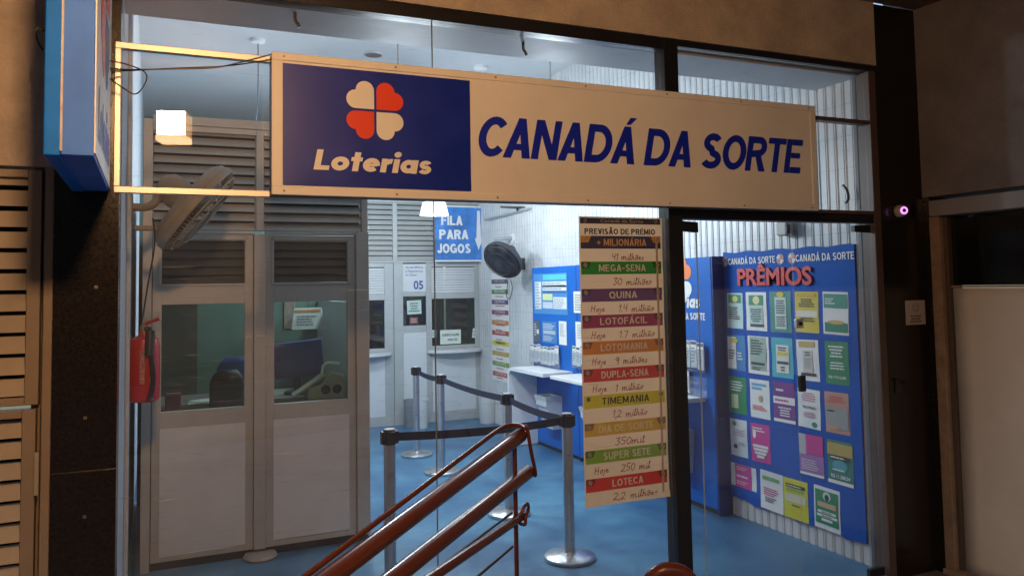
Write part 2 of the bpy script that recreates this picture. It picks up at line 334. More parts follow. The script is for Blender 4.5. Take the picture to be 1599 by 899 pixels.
def signtext(mb, fr, body, x0, y0, wd, ht, l, t=.19, shear=0.0, gap=.09):
    lay = []; x = 0
    for c in body:
        a, g, st = glyph(c, t); lay.append((x, g, st)); x += a+gap
    total = x-gap+(shear if shear else 0); sx = wd/total; n = 0
    def P(a, b, dl): return fr.p(x0+(a+shear*b)*sx, y0+b*ht, l+dl)
    for x, g, st in lay:
        n = 0
        for poly in g:
            mb.add([P(x+a, b, n*.0004) for a, b in poly], [tuple(range(len(poly)))]); n += 1
        for pts, closed, *wf in st:
            tw_ = t*(wf[0] if wf else 1)
            k = len(pts); vs = []
            for i, (a, b) in enumerate(pts):
                p = pts[(i-1) % k] if closed or i > 0 else pts[i]; q = pts[(i+1) % k] if closed or i < k-1 else pts[i]
                d = Vector((q[0]-p[0], q[1]-p[1])).normalized(); nx, ny = -d.y*tw_/2, d.x*tw_/2
                vs += [P(x+a-nx, b-ny, n*.0004), P(x+a+nx, b+ny, n*.0004)]
            mb.add(vs, [(2*i, 2*((i+1) % k), 2*((i+1) % k)+1, 2*i+1) for i in range(k if closed else k-1)]); n += 1
    return mb
def petal(r, q, n=12):      # a heart with its tip at the centre, in quadrant q = (sx, sy)
    g = r*.13; pts = [(0, 0), (2*r, 0)]
    pts += [(2*r + r*math.cos(a), r + r*math.sin(a)) for a in [(-90+180*i/n)*math.pi/180 for i in range(1, n)]]
    pts += [(2*r, 2*r)]
    pts += [(r + r*math.cos(a), 2*r + r*math.sin(a)) for a in [(180*i/n)*math.pi/180 for i in range(1, n)]]
    pts += [(0, 2*r)]
    return [(q[0]*(a+g), q[1]*(b+g)) for a, b in pts]
def clover(fr, cx, cy, r, parent, mw, mr, l=.002, name="petal"):
    for q, m in (((-1, 1), mw), ((1, 1), mr), ((-1, -1), mr), ((1, -1), mw)):
        mb = MB(); poly = [(cx+a, cy+b) for a, b in petal(r, q)]
        fpoly(mb, fr, poly, l); mb.build(name, m, parent)
# pen strokes for the handwritten amounts, on a grid 1 high (x-height about .55)
STROKES = {
 '0': (.5, [[(.25,1),(.05,.7),(.05,.3),(.22,0),(.42,.25),(.45,.7),(.25,1)]]), '1': (.3, [[(.02,.75),(.2,1),(.16,0)]]),
 '2': (.55, [[(.05,.8),(.2,1),(.42,.85),(.35,.5),(.02,.02),(.2,.12),(.5,0)]]), '3': (.5, [[(.05,.95),(.4,1),(.2,.6),(.42,.35),(.25,0),(.02,.1)]]),
 '4': (.5, [[(.1,1),(.04,.55),(.42,.5)],[(.38,1),(.36,0)]]), '5': (.5, [[(.42,1),(.1,.98),(.08,.6),(.38,.5),(.36,.1),(.04,.05)]]),
 '7': (.5, [[(.04,.95),(.42,1),(.2,0)]]), '8': (.5, [[(.4,.9),(.15,1),(.1,.7),(.4,.35),(.25,0),(.05,.25),(.4,.85)]]),
 '9': (.5, [[(.4,.85),(.15,1),(.05,.7),(.25,.5),(.42,.9),(.36,0)]]), ',': (.2, [[(.1,.1),(.04,-.18)]]), '.': (.2, [[(.08,.08),(.1,0)]]), ' ': (.45, []),
 'm': (.75, [[(.05,.5),(.05,0),(.1,.42),(.25,.5),(.28,0),(.34,.42),(.5,.5),(.55,.02),(.7,.1)]]), 'i': (.25, [[(.08,.5),(.08,.02),(.22,.1)],[(.1,.75),(.12,.7)]]),
 'l': (.25, [[(.0,.1),(.16,.9),(.06,.95),(.08,.02),(.22,.1)]]), 'h': (.45, [[(.1,1),(.05,0),(.12,.4),(.28,.45),(.3,.02),(.42,.1)]]),
 'o': (.42, [[(.25,.5),(.06,.3),(.15,.02),(.33,.2),(.25,.5),(.4,.45)]]), 'e': (.38, [[(.05,.22),(.28,.35),(.18,.5),(.04,.25),(.15,.02),(.35,.12)]]),
 's': (.35, [[(.28,.48),(.08,.4),(.26,.18),(.04,.02)]]), 'a': (.45, [[(.3,.45),(.08,.35),(.1,.04),(.3,.3),(.32,.02),(.42,.1)]]),
 'ã': (.45, [[(.3,.45),(.08,.35),(.1,.04),(.3,.3),(.32,.02),(.42,.1)],[(.05,.65),(.16,.75),(.26,.66),(.38,.76)]]),
 'õ': (.42, [[(.25,.5),(.06,.3),(.15,.02),(.33,.2),(.25,.5),(.4,.45)],[(.02,.65),(.13,.75),(.23,.66),(.35,.76)]]),
 'H': (.55, [[(.08,1),(.05,0)],[(.05,.5),(.4,.55)],[(.42,1),(.38,0)]]), 'j': (.25, [[(.15,.5),(.1,-.3),(-.05,-.25)]]),
}
def handwriting(mb, fr, body, x0, y0, wd, ht, l, pen=.0040):
    total = sum(STROKES[c][0] for c in body); sx = wd/total; x = 0.0
    for c in body:
        adv, lines = STROKES[c]; dy = random.uniform(-.05, .05)
        for ln in lines:
            pts = [(x0+(x+a+.12*b)*sx, y0+(b+dy)*ht) for a, b in ln]
            for (a, b), (c2, d) in zip(pts, pts[1:]):
                t = Vector((c2-a, d-b)); t = t.normalized() if t.length > 0 else Vector((1, 0)); q = Vector((-t.y, t.x))*pen/2; e = t*pen*.35
                mb.add([fr.p(a-q.x-e.x, b-q.y-e.y, l), fr.p(c2-q.x+e.x, d-q.y+e.y, l), fr.p(c2+q.x+e.x, d+q.y+e.y, l), fr.p(a+q.x-e.x, b+q.y-e.y, l)], [(0,1,2,3)])
        x += adv
def scribble(mb, fr, x0, y0, x1, y1, rows, l, seed=0, fill=.5, align='l'):    # rows of small print, too small to read
    rnd = random.Random(seed); h = (y1-y0)/rows
    for i in range(rows):
        b = y1-(i+1)*h; wd = (x1-x0)*rnd.uniform(.62, 1); a = x0 if align == 'l' else (x0+x1-wd)/2; end = a+wd
        while a < end-.002:
            k = min(end-a, rnd.uniform(.012, .034)*(x1-x0)/.15); fquad(mb, fr, a, b+h*.2, a+k*.86, b+h*(.2+fill), l); a += k

# ------------------------------------------------------------------ the setting
Yg = 3.55; ZB = 2.144; Xr = 4.03; CEILZ = 4.07
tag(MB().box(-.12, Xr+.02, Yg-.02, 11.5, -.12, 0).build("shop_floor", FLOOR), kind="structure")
def pave():
    return mat("pavement", (.26, .24, .22), .8, var=.35, scale=9, bump=.4, bscale=40)
tag(MB().box(-40, 40, -40, Yg-.02, -.26, -.14).build("pavement", pave()), kind="structure")
MB().box(-.3, 4.4, 3.0, Yg-.02, -.14, -.03).build("door_step", mat("step_stone", (.16, .13, .11), .6, var=.4, scale=30))["kind"] = "structure"
tag(MB().box(-.12, Xr+.1, 3.98, 11.5, CEILZ, CEILZ+.1).build("ceiling", CEIL), kind="structure")
tag(MB().box(-.12, Xr+.1, Yg+.05, 3.98, 3.017, CEILZ).build("ceiling_soffit", SOFFIT), kind="structure")
tag(MB().box(-8, 4.43, -1.6, Yg-.04, 3.462, 3.56).build("canopy_ceiling", mat("canopy_brown", (.20, .14, .10), .7, var=.2)), kind="structure")

tag(MB().box(-6, 4.06, Yg-.045, Yg+.15, 3.066, 3.46).build("fascia_wall", PLASTER), "rough tan plaster wall above the glass shopfront and its black beam", "wall")
tag(MB().box(-6, -.35, Yg-.015, Yg+.15, 2.24, 3.064).build("side_wall", PLASTER), "rough tan plaster wall behind the blue box sign, above the louvered shutter", "wall")
gpl = thing("granite_pillar", (-.233, Yg, -.14), "dark speckled granite pillar between louvered shutter and shop glass, under the blue box sign", "pillar")
for z0, z1 in ((-.14, 1.070), (1.073, 3.064)): box("slab", GRANITE, gpl, -.345, -.121, Yg-.03, Yg+.2, z0, z1, .0015)
box("joint", mat("joint_grout", (.06, .045, .035), .8), gpl, -.343, -.123, Yg-.028, Yg+.19, 1.0702, 1.0728)
for p_ in ((133, 652), (132, 806), (150, 448)): c = aty(*p_, Yg-.031); box("fixing_cap", mat("cap_brass", (.22, .16, .1), .4, metal=.5), gpl, c.x-.006, c.x+.006, Yg-.034, Yg-.0302, c.z-.006, c.z+.006)
gp = tag(MB().box(4.055, 4.43, Yg-.03, Yg+.2, -.14, 3.46).build("granite_pillar", GRANITE, bevel=.002), "black granite pillar carrying the round security camera", "pillar")
tag(MB().box(4.43, 4.70, Yg-.075, Yg+.2, -.14, 2.258).build("granite_pillar", GRANITE, bevel=.002), "narrow black granite edge beside the weathered window frame", "pillar")
tag(MB().box(4.43, 4.75, -3, Yg+.2, 2.26, 3.9).build("side_wall", PLASTER_GREY), "dark grey plaster wall over the cream covered window", "wall")

# left louvered shutters
def shutter(x1, z0, z1, label, pitch):
    t = thing("louvered_shutter", (-.9, Yg, z0), label, "shutter", "louvered shutters beside the shop")
    x0 = -1.5
    f = MB().box(x1-.045, x1, Yg-.03, Yg+.03, z0, z1).box(x0, x0+.05, Yg-.03, Yg+.03, z0, z1)
    f.box(x0+.05, x1-.045, Yg-.03, Yg+.03, z1-.03, z1).box(x0+.05, x1-.045, Yg-.03, Yg+.03, z0, z0+.03)
    f.build("frame", SHUTTERF, t, bevel=.003)
    s = MB(); z = z0+.035
    while z < z1-.05:
        s.prism([(-.022, 0), (-.018, 0), (.012, pitch*.80), (.020, pitch*.80), (.020, pitch*.78), (-.012, 0)], (x0+.05, Yg, z), (0, 1, 0), (0, 0, 1), (1, 0, 0), x1-x0-.095)
        z += pitch
    s.build("slats", SHUTTER, t)
    MB().box(x0+.05, x1-.045, Yg+.03, Yg+.04, z0+.03, z1-.03).build("backing", mat("shutter_gap_shade", (.01, .008, .006), .8, var=0), t)  # near-black sheet paints the shade lines between the slats
    return t
shutter(-.388, 1.335, 2.225, "upper tan louvered shutter beside the dark granite pillar", .0795)
lo = shutter(-.395, -.12, 1.318, "lower tan louvered shutter door beside the dark granite pillar", .0765)
MB().box(-.397, -.381, Yg-.045, Yg-.031, 1.0, 1.16).build("hinge", SHUTTER, lo, bevel=.003)
tag(MB().box(-.378, -.346, Yg-.025, Yg+.02, -.13, 2.238).box(-.42, -.346, Yg+.0405, Yg+.06, -.13, 2.238).build("shutter_jamb", SHUTTERF, bevel=.003), "slim tan metal jamb between louvered shutters and granite pillar", "door jamb")  # rear plate added to stop light leaking past the jamb

# the dark house across the street, seen only as a faint mirror image in the glass
ob = thing("building", (0, -11, -.14), "dark building across the street, faint in the shop glass", "building")
box("wall", mat("night_wall", (.14, .11, .09), .85, var=.3, scale=.8), ob, -30, 30, -13, -11, -.14, 7.2)
for i in range(12):
    for j in range(1):
        box("window", mat("night_window", (.02, .025, .03), .15, var=0), ob, -27+i*4.6, -25+i*4.6, -11.02, -10.99, 3.4+j*3.1, 5.0+j*3.1)
# inner walls
tag(MB().box(-.32, -.121, Yg+.2, 11.5, 0, CEILZ).build("inner_wall", INTWALL), "pale blue grey inner wall carrying the beige fan and extinguisher", "wall")
rw = MB()
y = Yg+.06; prof = []
while y < 10.4:
    prof += [(Xr, y), (Xr, y+.044), (Xr+.010, y+.049), (Xr+.010, y+.060), (Xr+.003, y+.063), (Xr+.003, y+.070)]; y += .075
prof += [(Xr, y)]
k = len(prof)
rw.add([(a, b, 0) for a, b in prof] + [(a, b, CEILZ) for a, b in prof], [(i, i+1, k+i+1, k+i) for i in range(k-1)])
rw.box(Xr+.03, Xr+.2, Yg+.2, 11.5, 0, CEILZ)
tag(rw.build("tiled_wall", TILE, loc=(Xr, 7, 0)), "white wall of vertically ribbed tiles along the right side", "wall")
tag(MB().box(-.12, Xr, 11.5, 11.6, 0, CEILZ).build("rear_wall", GREENWALL), "pale green wall dimly seen behind the back counter windows", "wall")

# ------------------------------------------------------------------ shopfront
sf = thing("shopfront_frame", (1.9, Yg, 0), "black metal shopfront frame holding the big glass panes", "shopfront")
box("top_beam", DARKFRAME, sf, -.12, 2.494, Yg-.035, Yg+.05, 3.004, 3.064, .003)
box("top_beam", DARKFRAME, sf, 2.584, 4.05, Yg-.035, Yg+.05, 3.03, 3.064, .003)
box("mullion", DARKFRAME, sf, 2.494, 2.584, Yg-.04, Yg+.055, -.03, 3.065, .003)
box("door_header", DARKFRAME, sf, 2.584, 3.995, Yg-.035, Yg+.05, 2.092, 2.142, .003)
box("header_trim", BROWNFRAME, sf, 2.586, 3.995, Yg-.05, Yg+.03, 2.1435, 2.164, .003)
box("transom_bar", BROWNFRAME, sf, 3.30, 3.995, Yg-.03, Yg+.03, 2.698, 2.722, .002)
box("jamb", BROWNFRAME, sf, 3.997, 4.053, Yg-.04, Yg+.06, -.03, 3.029, .004)
box("floor_track", ALU, sf, -.118, 2.493, Yg-.02, Yg+.03, -.02, .02, .003)
box("glass_pane", PANE, sf, -.119, 1.198, Yg-.005, Yg+.005, .021, 3.003)
box("glass_pane", PANE, sf, 1.203, 2.493, Yg-.005, Yg+.005, .021, 3.003)
box("glass_pane", PANE, sf, 2.585, 3.996, Yg-.005, Yg+.005, 2.723, 3.029)
box("glass_pane", PANE, sf, 2.585, 3.996, Yg-.005, Yg+.005, 2.165, 2.697)
SEAM = mat("seam_silicone", (.22, .27, .28), .15, var=0)
box("seam", SEAM, sf, 1.1990, 1.2020, Yg-.006, Yg+.006, .021, 3.003)

def door_leaf(x0, x1, m, label, mirror):
    t = thing("glass_door", ((x0+x1)/2, Yg, 0), label, "door", "frameless glass doors of the shop")
    box("glass_pane", m, t, x0, x1, Yg-.005, Yg+.005, .012, 2.082)
    a, b = (2.589, 2.703) if mirror else (x1-.13, x1+.003)
    p = MB().prism([(a, 2.03), (b, 2.022), (b, 2.078), (a, 2.084)] if mirror else [(a, 2.042), (b, 2.036), (b, 2.084), (a, 2.078)], (0, Yg-.014, 0), (1, 0, 0), (0, 0, 1), (0, 1, 0), .028)
    p.build("patch_fitting", DARKFRAME, t)
    a, b = (x0, x0+.12) if mirror else (x1-.12, x1)
    box("patch_fitting", DARKFRAME, t, a, b, Yg-.014, Yg+.014, .004, .05, .003)
    e = x0 if mirror else x1
    if mirror: box("glass_edge", mat("edge_pale", (.42, .47, .48), .2, var=0), t, x0-.002, x0-.0003, Yg-.0055, Yg+.0055, .012, 2.02)
    return t
dl = door_leaf(2.70, 3.372, PANE, "clear glass door leaf beside the black mullion", True)
dr = door_leaf(3.3722, 3.985, PANE_RIGHT, "dusty glass door leaf with chrome lock beside the right jamb", False)
box("fixed_strip", PANE, dl, 2.586, 2.696, Yg-.005, Yg+.005, .012, 2.082)
lk = MB().obox((3.385, Yg-.018, 1.507), (1,0,0), (0,1,0), (0,0,1), .026, .012, .026).build("lock", STEEL, dr, bevel=.004)
MB().lathe((3.385, Yg-.031, 1.507), (0, -1, 0), [(.011, 0), (.011, .006), (.006, .008)], 14).build("keyhole", BLACKP, lk, smooth=True)
MB().obox((3.39, Yg-.02, 1.167), (1,0,0), (0,1,0), (0,0,1), .020, .014, .046).build("lock", BLACKP, dr, bevel=.006)

# ------------------------------------------------------------------ main sign
SX0, SX1, SZ0, SZ1, SY = .447, 3.432, ZB, 2.741, 3.395
sg = thing("shop_sign", ((SX0+SX1)/2, 3.45, SZ0), "wide white lightbox sign with blue lettering across the shopfront", "sign")
box("sign_case", mat("sign_case_dark", (.11, .085, .07), .5, var=.15), sg, SX0+.004, SX1-.004, SY+.012, Yg-.052, SZ0, SZ1, .003)
fr = front(0, 0, SY)
rim = MB()
for a in ((SX0, SZ0, SX1, SZ0+.033), (SX0, SZ1-.033, SX1, SZ1), (SX0, SZ0+.033, SX0+.045, SZ1-.033), (SX1-.038, SZ0+.033, SX1, SZ1-.033)):
    fbox(rim, fr, *a, -.014, .004)
rim.build("sign_rim", SIGNWHITE, sg, bevel=.0025)
face = MB(); fbox(face, fr, SX0+.045, SZ0+.033, SX1-.038, SZ1-.033, -.010, -.002); face.build("sign_face", SIGNWHITE, sg)
scw = MB()
for i in range(7):
    for z_ in (SZ0+.016, SZ1-.016): scw.lathe((SX0+.05+i*(SX1-SX0-.1)/6, SY-.004, z_), (0, -1, 0), [(.0055, 0), (.0045, .002)], 10)
scw.build("rim_screws", mat("screw_zinc", (.35, .32, .28), .4, metal=.7), sg)["kind"] = "stuff"
bp = [aty(*p, SY) for p in ((440, 97), (733, 128), (733, 299), (442, 288))]
bx0, bx1, bz0, bz1 = SX0+.0445, bp[1].x, (bp[2].z+bp[3].z)/2, (bp[0].z+bp[1].z)/2
pn = MB(); fbox(pn, fr, bx0, bz0, bx1, bz1, -.001, .0045); pn = pn.build("blue_panel", SIGNBLUE, sg)
cc = aty(585.5, 173.5, SY)
clover(fr, cc.x, cc.z, .0405, pn, SIGNWHITE, PETALRED, .006)
a = aty(489, 262, SY); b = aty(677, 273, SY); top = aty(498, 230, SY)
tx = MB(); signtext(tx, fr, "Loterias", a.x, (a.z+b.z)/2-.004, b.x-a.x, (top.z-a.z)*.98, .006, .25, .16, .05); tx.build("lettering", SIGNWHITE, pn)
a = aty(746, 248, SY); b = aty(1257, 272, SY); hh = aty(1240, 222, SY).z - aty(1238, 271, SY).z
tx = MB(); signtext(tx, fr, "CANADÁ DA SORTE", a.x-.012, b.z+.002, b.x-a.x+.012, hh*1.07, .001, .195, .20, .022); tx.build("lettering", LETTERBLUE, sg)

# empty sign frame on the glass to the left of the sign
fx0, fx1, fz0, fz1 = -.141, SX0+.01, 2.146, 2.752
sfm = MB()
for x0, x1, z0, z1 in ((fx0, fx1, fz1-.026, fz1), (fx0, fx1, fz0, fz0+.026), (fx0, fx0+.022, fz0+.026, fz1-.026)):
    sfm.box(x0, x1, Yg-.042, Yg-.008, z0, z1)
tag(sfm.build("sign_frame", ALU, bevel=.002), "empty silver frame on the glass left of the wide sign", "sign frame")

# ------------------------------------------------------------------ blue blade sign
bs = thing("blade_sign", (-.22, 3.1, 2.15), "weathered blue box sign jutting out from the granite pillar", "sign")
box("case", BLADELILAC, bs, -.243, -.158, 2.612, Yg-.032, 2.15, 3.2, .003)
box("rear_shell", BLADEBLUE, bs, -.286, -.2435, 2.608, Yg-.032, 2.146, 3.2, .004)
box("seam_strip", mat("blade_seam", (.55, .5, .5), .4, var=.3, scale=30), bs, -.2445, -.2385, 2.605, 2.611, 2.16, 3.2)
bfr = Fr((-.158, 2.62, 2.16), (0, 1, 0), (0, 0, 1), (1, 0, 0))
pl = MB(); fbox(pl, bfr, 0, 0, .89, 1.03, 0, .004); pl = pl.build("sign_face", SIGNWHITE, bs)
lt_ = MB(); signtext(lt_, bfr, "Loterias", .1, .06, .70, .17, .0055, .25, .16, .05); lt_.build("lettering", LETTERBLUE, pl)
clover(bfr, .45, .58, .085, pl, mat("mark_dark", (.03, .03, .12), .5), PETALRED, .0055)

# wires between the two signs
def cable(name, pts, r, label, m=BLACKP, cat="cable"):
    P = [Vector(p) for p in pts]; out = []
    for i in range(len(P)-1):
        p0 = P[max(0, i-1)]; p1 = P[i]; p2 = P[i+1]; p3 = P[min(len(P)-1, i+2)]
        for k_ in range(6):
            t = k_/6; out.append(.5*((2*p1)+(p2-p0)*t+(2*p0-5*p1+4*p2-p3)*t*t+(3*p1-p0-3*p2+p3)*t**3))
    out.append(P[-1])
    return tag(MB().tube(out, r, 6).build(name, m, smooth=True), label, cat)
cable("cable", [aty(168, 95, 3.40), aty(195, 100, 3.42), aty(225, 112, 3.44), aty(228, 128, 3.44), aty(212, 147, 3.43), aty(190, 136, 3.42), aty(170, 122, 3.40)], .0028, "thin black wire curling in a loop below the silver frame top")
cable("cable", [aty(160, 106, 3.38), aty(200, 109, 3.44), aty(265, 108, 3.46), aty(335, 106, 3.46), aty(390, 94, 3.43), aty(428, 84, 3.41)], .003, "upper thin black wire strung from blue sign to wide sign")
cable("cable", [aty(162, 109, 3.39), aty(190, 111, 3.45), aty(270, 107, 3.47), aty(345, 104, 3.47), aty(395, 98, 3.44), aty(430, 92, 3.41)], .0028, "lower thin black wire strung from blue sign to wide sign")
cable("cable", [aty(68, 48, 3.0), aty(60, 44, 3.05), aty(55, 52, 3.2), aty(60, 68, 3.4), aty(67, 78, Yg-.02)], .004, "short dark wire loop left of the blue box sign")

# ------------------------------------------------------------------ warm lantern under the canopy (seen mirrored in the glass)
LX, LY, LZ = .15, .35, 3.03
ln = thing("hanging_lantern", (LX, LY, LZ-.1), "square warm lamp under the canopy, mirrored in the shop glass", "lamp")
ln.rotation_euler.z = R(14)       # its bright face is turned to the blue sign and the booth
WARM = (1.0, .54, .23)
box("lamp_face", emit("lantern_glow", WARM, STREET_LAMP), ln, LX-.10, LX+.10, LY+.085, LY+.115, LZ-.07, LZ+.11)
box("lamp_shade", emit("lantern_side_glow", WARM, 3.0), ln, LX-.11, LX+.11, LY-.11, LY+.0845, LZ-.07, LZ+.11)
box("lower_shade", emit("lantern_skirt", (1.0, .6, .28), 9.0), ln, LX-.11, LX+.11, LY-.11, LY+.11, LZ-.112, LZ-.071)
box("lamp_cap", BROWNFRAME, ln, LX-.12, LX+.12, LY-.12, LY+.118, LZ+.111, LZ+.13, .004)
MB().tube([(LX, LY, LZ+.12), (LX, LY, 3.465)], .012, 8).build("stem", BROWNFRAME, ln, smooth=True)

# ------------------------------------------------------------------ security camera, notice, latch on the right pillar
scp = aty(1403, 330, Yg-.03)
sc = thing("security_camera", scp, "round security camera with pink glowing ring on black pillar", "camera")
MB().lathe(scp, (-.35, -1, 0), [(.034, -.01), (.038, .01), (.034, .045), (.02, .062)], 20).build("housing", mat("camera_shell", (.55, .5, .5), .4), sc, smooth=True)
ax = Vector((-.35, -1, 0)).normalized()
MB().tube([scp + ax*.060 + Vector((math.cos(q)*.018*ax.y, -math.cos(q)*.018*ax.x, math.sin(q)*.018)) for q in [k_*math.pi/8 for k_ in range(16)]], .006, 6, closed=True).build("light_ring", emit("infrared_glow", (.8, .25, .9), 1.6), sc, smooth=True)
MB().lathe(scp + ax*.06, ax, [(.011, 0), (.010, .008), (.004, .012)], 12).build("lens", BLACKP, sc, smooth=True)
nt_ = thing("notice_plate", (4.32, Yg-.033, 1.46), "small white notice with smiling face on black pillar", "notice")
nf = front(4.232, 1.468, Yg-.0305)
MB_ = MB(); fbox(MB_, nf, 0, 0, .172, .150, 0, .003); MB_.build("plate", mat("notice_white", (.5, .44, .42), .5), nt_, bevel=.003)
q_ = MB(); scribble(q_, nf, .02, .012, .152, .062, 3, .0042, 3, .55, 'c')
q_.tube([nf.p(.086+.026*math.cos(a_), .105+.026*math.sin(a_), .004) for a_ in [k_*math.pi/10 for k_ in range(20)]], .0016, 5, closed=True)
q_.tube([nf.p(.086+.015*math.cos(a_), .105+.015*math.sin(a_), .004) for a_ in [math.pi*1.15+k_*math.pi*.7/8 for k_ in range(9)]], .0014, 5)
for s_ in (-1, 1): fquad(q_, nf, .086+s_*.010-.003, .109, .086+s_*.010+.003, .117, .0042)
q_.build("print", mat("notice_print", (.12, .06, .05), .6, var=0), nt_)
lp = aty(1401, 600, Yg-.03)
la = thing("door_holder", lp, "black latch bracket at hip height on right pillar", "latch")
MB().box(lp.x-.02, lp.x+.02, lp.y-.012, lp.y, lp.z-.05, lp.z+.03).build("plate", BLACKP, la, bevel=.004)
MB().tube([lp+Vector((-.01, -.01, .02)), lp+Vector((-.0, -.035, .03)), lp+Vector((.02, -.04, .028)), lp+Vector((.025, -.01, .01))], .007, 8).build("handle", BLACKP, la, smooth=True)

# ------------------------------------------------------------------ side window on the right return
sw = thing("side_window", (4.5, 2.6, 0), "weathered window frame with cream sheet hung below dark glass", "window")
XW = 4.43
box("lintel", mat("lintel_grey", (.27, .25, .25), .6, var=.15), sw, XW-.03, XW+.1, -1, 3.455, 2.135, 2.232, .004)
box("post", WOODF, sw, XW-.012, XW+.055, 3.405, 3.472, .0, 2.133, .004)
box("inner_post", BROWNFRAME, sw, XW+.02, XW+.06, 3.375, 3.404, .0, 2.133, .003)
box("sill", WOODF, sw, XW-.04, XW+.1, -1, 3.47, -.05, .0, .004)
box("crossbar", WOODF, sw, XW+.03, XW+.05, -1, 3.374, 1.694, 1.706, .002)
box("dark_glass", mat("dark_pane", (.004, .004, .005), .12, var=0), sw, XW+.06, XW+.07, -1, 3.40, 1.707, 2.133)
sh = MB(); ny = 40; nz = 24
vs = []
for i in range(ny+1):
    for j in range(nz+1):
        yy = 3.374 - i*(4.3/ny); zz = .002 + j*(1.69/nz)
        vs.append((XW+.045+.006*math.sin(yy*5.2+zz*1.1)+.004*math.sin(yy*13+2*zz), yy, zz))
sh.add(vs, [(i*(nz+1)+j, (i+1)*(nz+1)+j, (i+1)*(nz+1)+j+1, i*(nz+1)+j+1) for i in range(ny) for j in range(nz)])
so = sh.build("cream_sheet", CREAM, sw, smooth=True); so.modifiers.new("solid", 'SOLIDIFY').thickness = .002

# ------------------------------------------------------------------ handrails
P1 = atd(812, 680, 3.42); P2 = atd(549.8, 875, 2.36)
hd = Vector((P2.x-P1.x, P2.y-P1.y, 0)).normalized(); pn_ = Vector((hd.y, -hd.x, 0))
if pn_.y > 0: pn_ = -pn_
def onrail(x, y, off=0.0): return atplane(x, y, P1+pn_*off, pn_)
def extend(a, b, t): return a + (b-a)*t
hr = thing("handrail", (P1.x, P1.y, -.03), "oxblood red double tube handrail sloping down in front of the glass", "handrail")
T1 = [onrail(813, 679), onrail(549.8, 875)]; T2 = [onrail(825, 735.5), onrail(621.6, 896)]; T3 = [onrail(818, 803), onrail(681, 896)]
def capped(a, b, r):
    d = (b-a).normalized(); return [a-d*r*.25, a-d*r*.05, a+d*r*.1, b], [r*.72, r*.95, r, r]
for T, r_, nm in ((T1, .0305, "rail_tube"), (T2, .0305, "rail_tube"), (T3, .019, "lower_tube")):
    pts, rs = capped(T[0], extend(T[0], T[1], 2.1), r_); MB().tube(pts, rs, 24).build(nm, RAIL, hr, smooth=True)
d1 = (T1[1]-T1[0]).normalized()
def curve_pts(P, n=6):
    out = []
    for i in range(len(P)-1):
        p0 = P[max(0, i-1)]; p1 = P[i]; p2 = P[i+1]; p3 = P[min(len(P)-1, i+2)]
        for k_ in range(n):
            t = k_/n; out.append(.5*((2*p1)+(p2-p0)*t+(2*p0-5*p1+4*p2-p3)*t*t+(3*p1-p0-3*p2+p3)*t**3))
    return out+[P[-1]]
far = -.05
rod = [extend(onrail(781.6, 668, far), onrail(478, 898, far), 1.6), onrail(478, 898, far), onrail(640, 775, far), onrail(755, 688, far), onrail(781.6, 669, far), onrail(798, 663.5, far*.6), onrail(812, 664.5, 0), onrail(819, 669, .03)]
MB().tube(curve_pts(rod), .0095, 10).build("guard_rod", RAIL, hr, smooth=True)
MB().tube(curve_pts([onrail(819, 667, .012), onrail(823, 668, .03), onrail(829, 703, .035), onrail(836, 737, .03), onrail(834, 741, .01), onrail(831, 728, .0)]), .008, 10).build("end_hook", RAIL, hr, smooth=True)
MB().tube(curve_pts([onrail(812, 806, .02), onrail(819, 790, .03), onrail(824, 786, .03), onrail(825, 795, .02), onrail(821, 806, .02), onrail(820, 818, .02), onrail(812, 817, .01)]), .007, 10).build("end_hook", RAIL, hr, smooth=True)
MB().tube([onrail(799, 800, far), extend(onrail(799, 800, far), onrail(692, 880, far), 1.6)], .006, 8).build("thin_rod", RAILDARK, hr, smooth=True)
MB().tube([onrail(800, 853), extend(onrail(800, 853), onrail(746, 899), 2.0)], .006, 8).build("thin_rod", RAILDARK, hr, smooth=True)
pt = onrail(804, 720)
MB().obox((pt.x, pt.y, (pt.z+.03-.03)/2+.02), hd, pn_, (0, 0, 1), .011, .006, (pt.z+.03)/2+.035).build("post", RAIL, hr, bevel=.002)
p2_ = extend(T1[0], T1[1], 1.7)
MB().obox((p2_.x, p2_.y, (p2_.z-.14)/2), hd, pn_, (0, 0, 1), .011, .006, (p2_.z+.14)/2-.02).build("post", RAIL, hr, bevel=.002)
h2 = thing("handrail", (atd(1050, 930, 2.9).x, atd(1050, 930, 2.9).y, -.14), "rounded oxblood handrail end below the black mullion", "handrail")
c0 = atd(1047, 928, 2.9); u2 = Vector((AR.x, AR.y, 0)).normalized(); rr = .088
arc = [c0 + u2*rr*math.cos(a_) + Vector((0, 0, 1))*rr*math.sin(a_) for a_ in [math.pi*(k_/14) for k_ in range(15)]]
MB().tube([arc[0]+Vector((0, 0, -.75))]+arc+[arc[-1]+Vector((0, 0, -.75))], .029, 20).build("rail_bend", RAIL, h2, smooth=True)
MB().tube([arc[0]+Vector((0, 0, -.12)), arc[-1]+Vector((0, 0, -.12))], .012, 10).build("cross_tube", RAIL, h2, smooth=True)

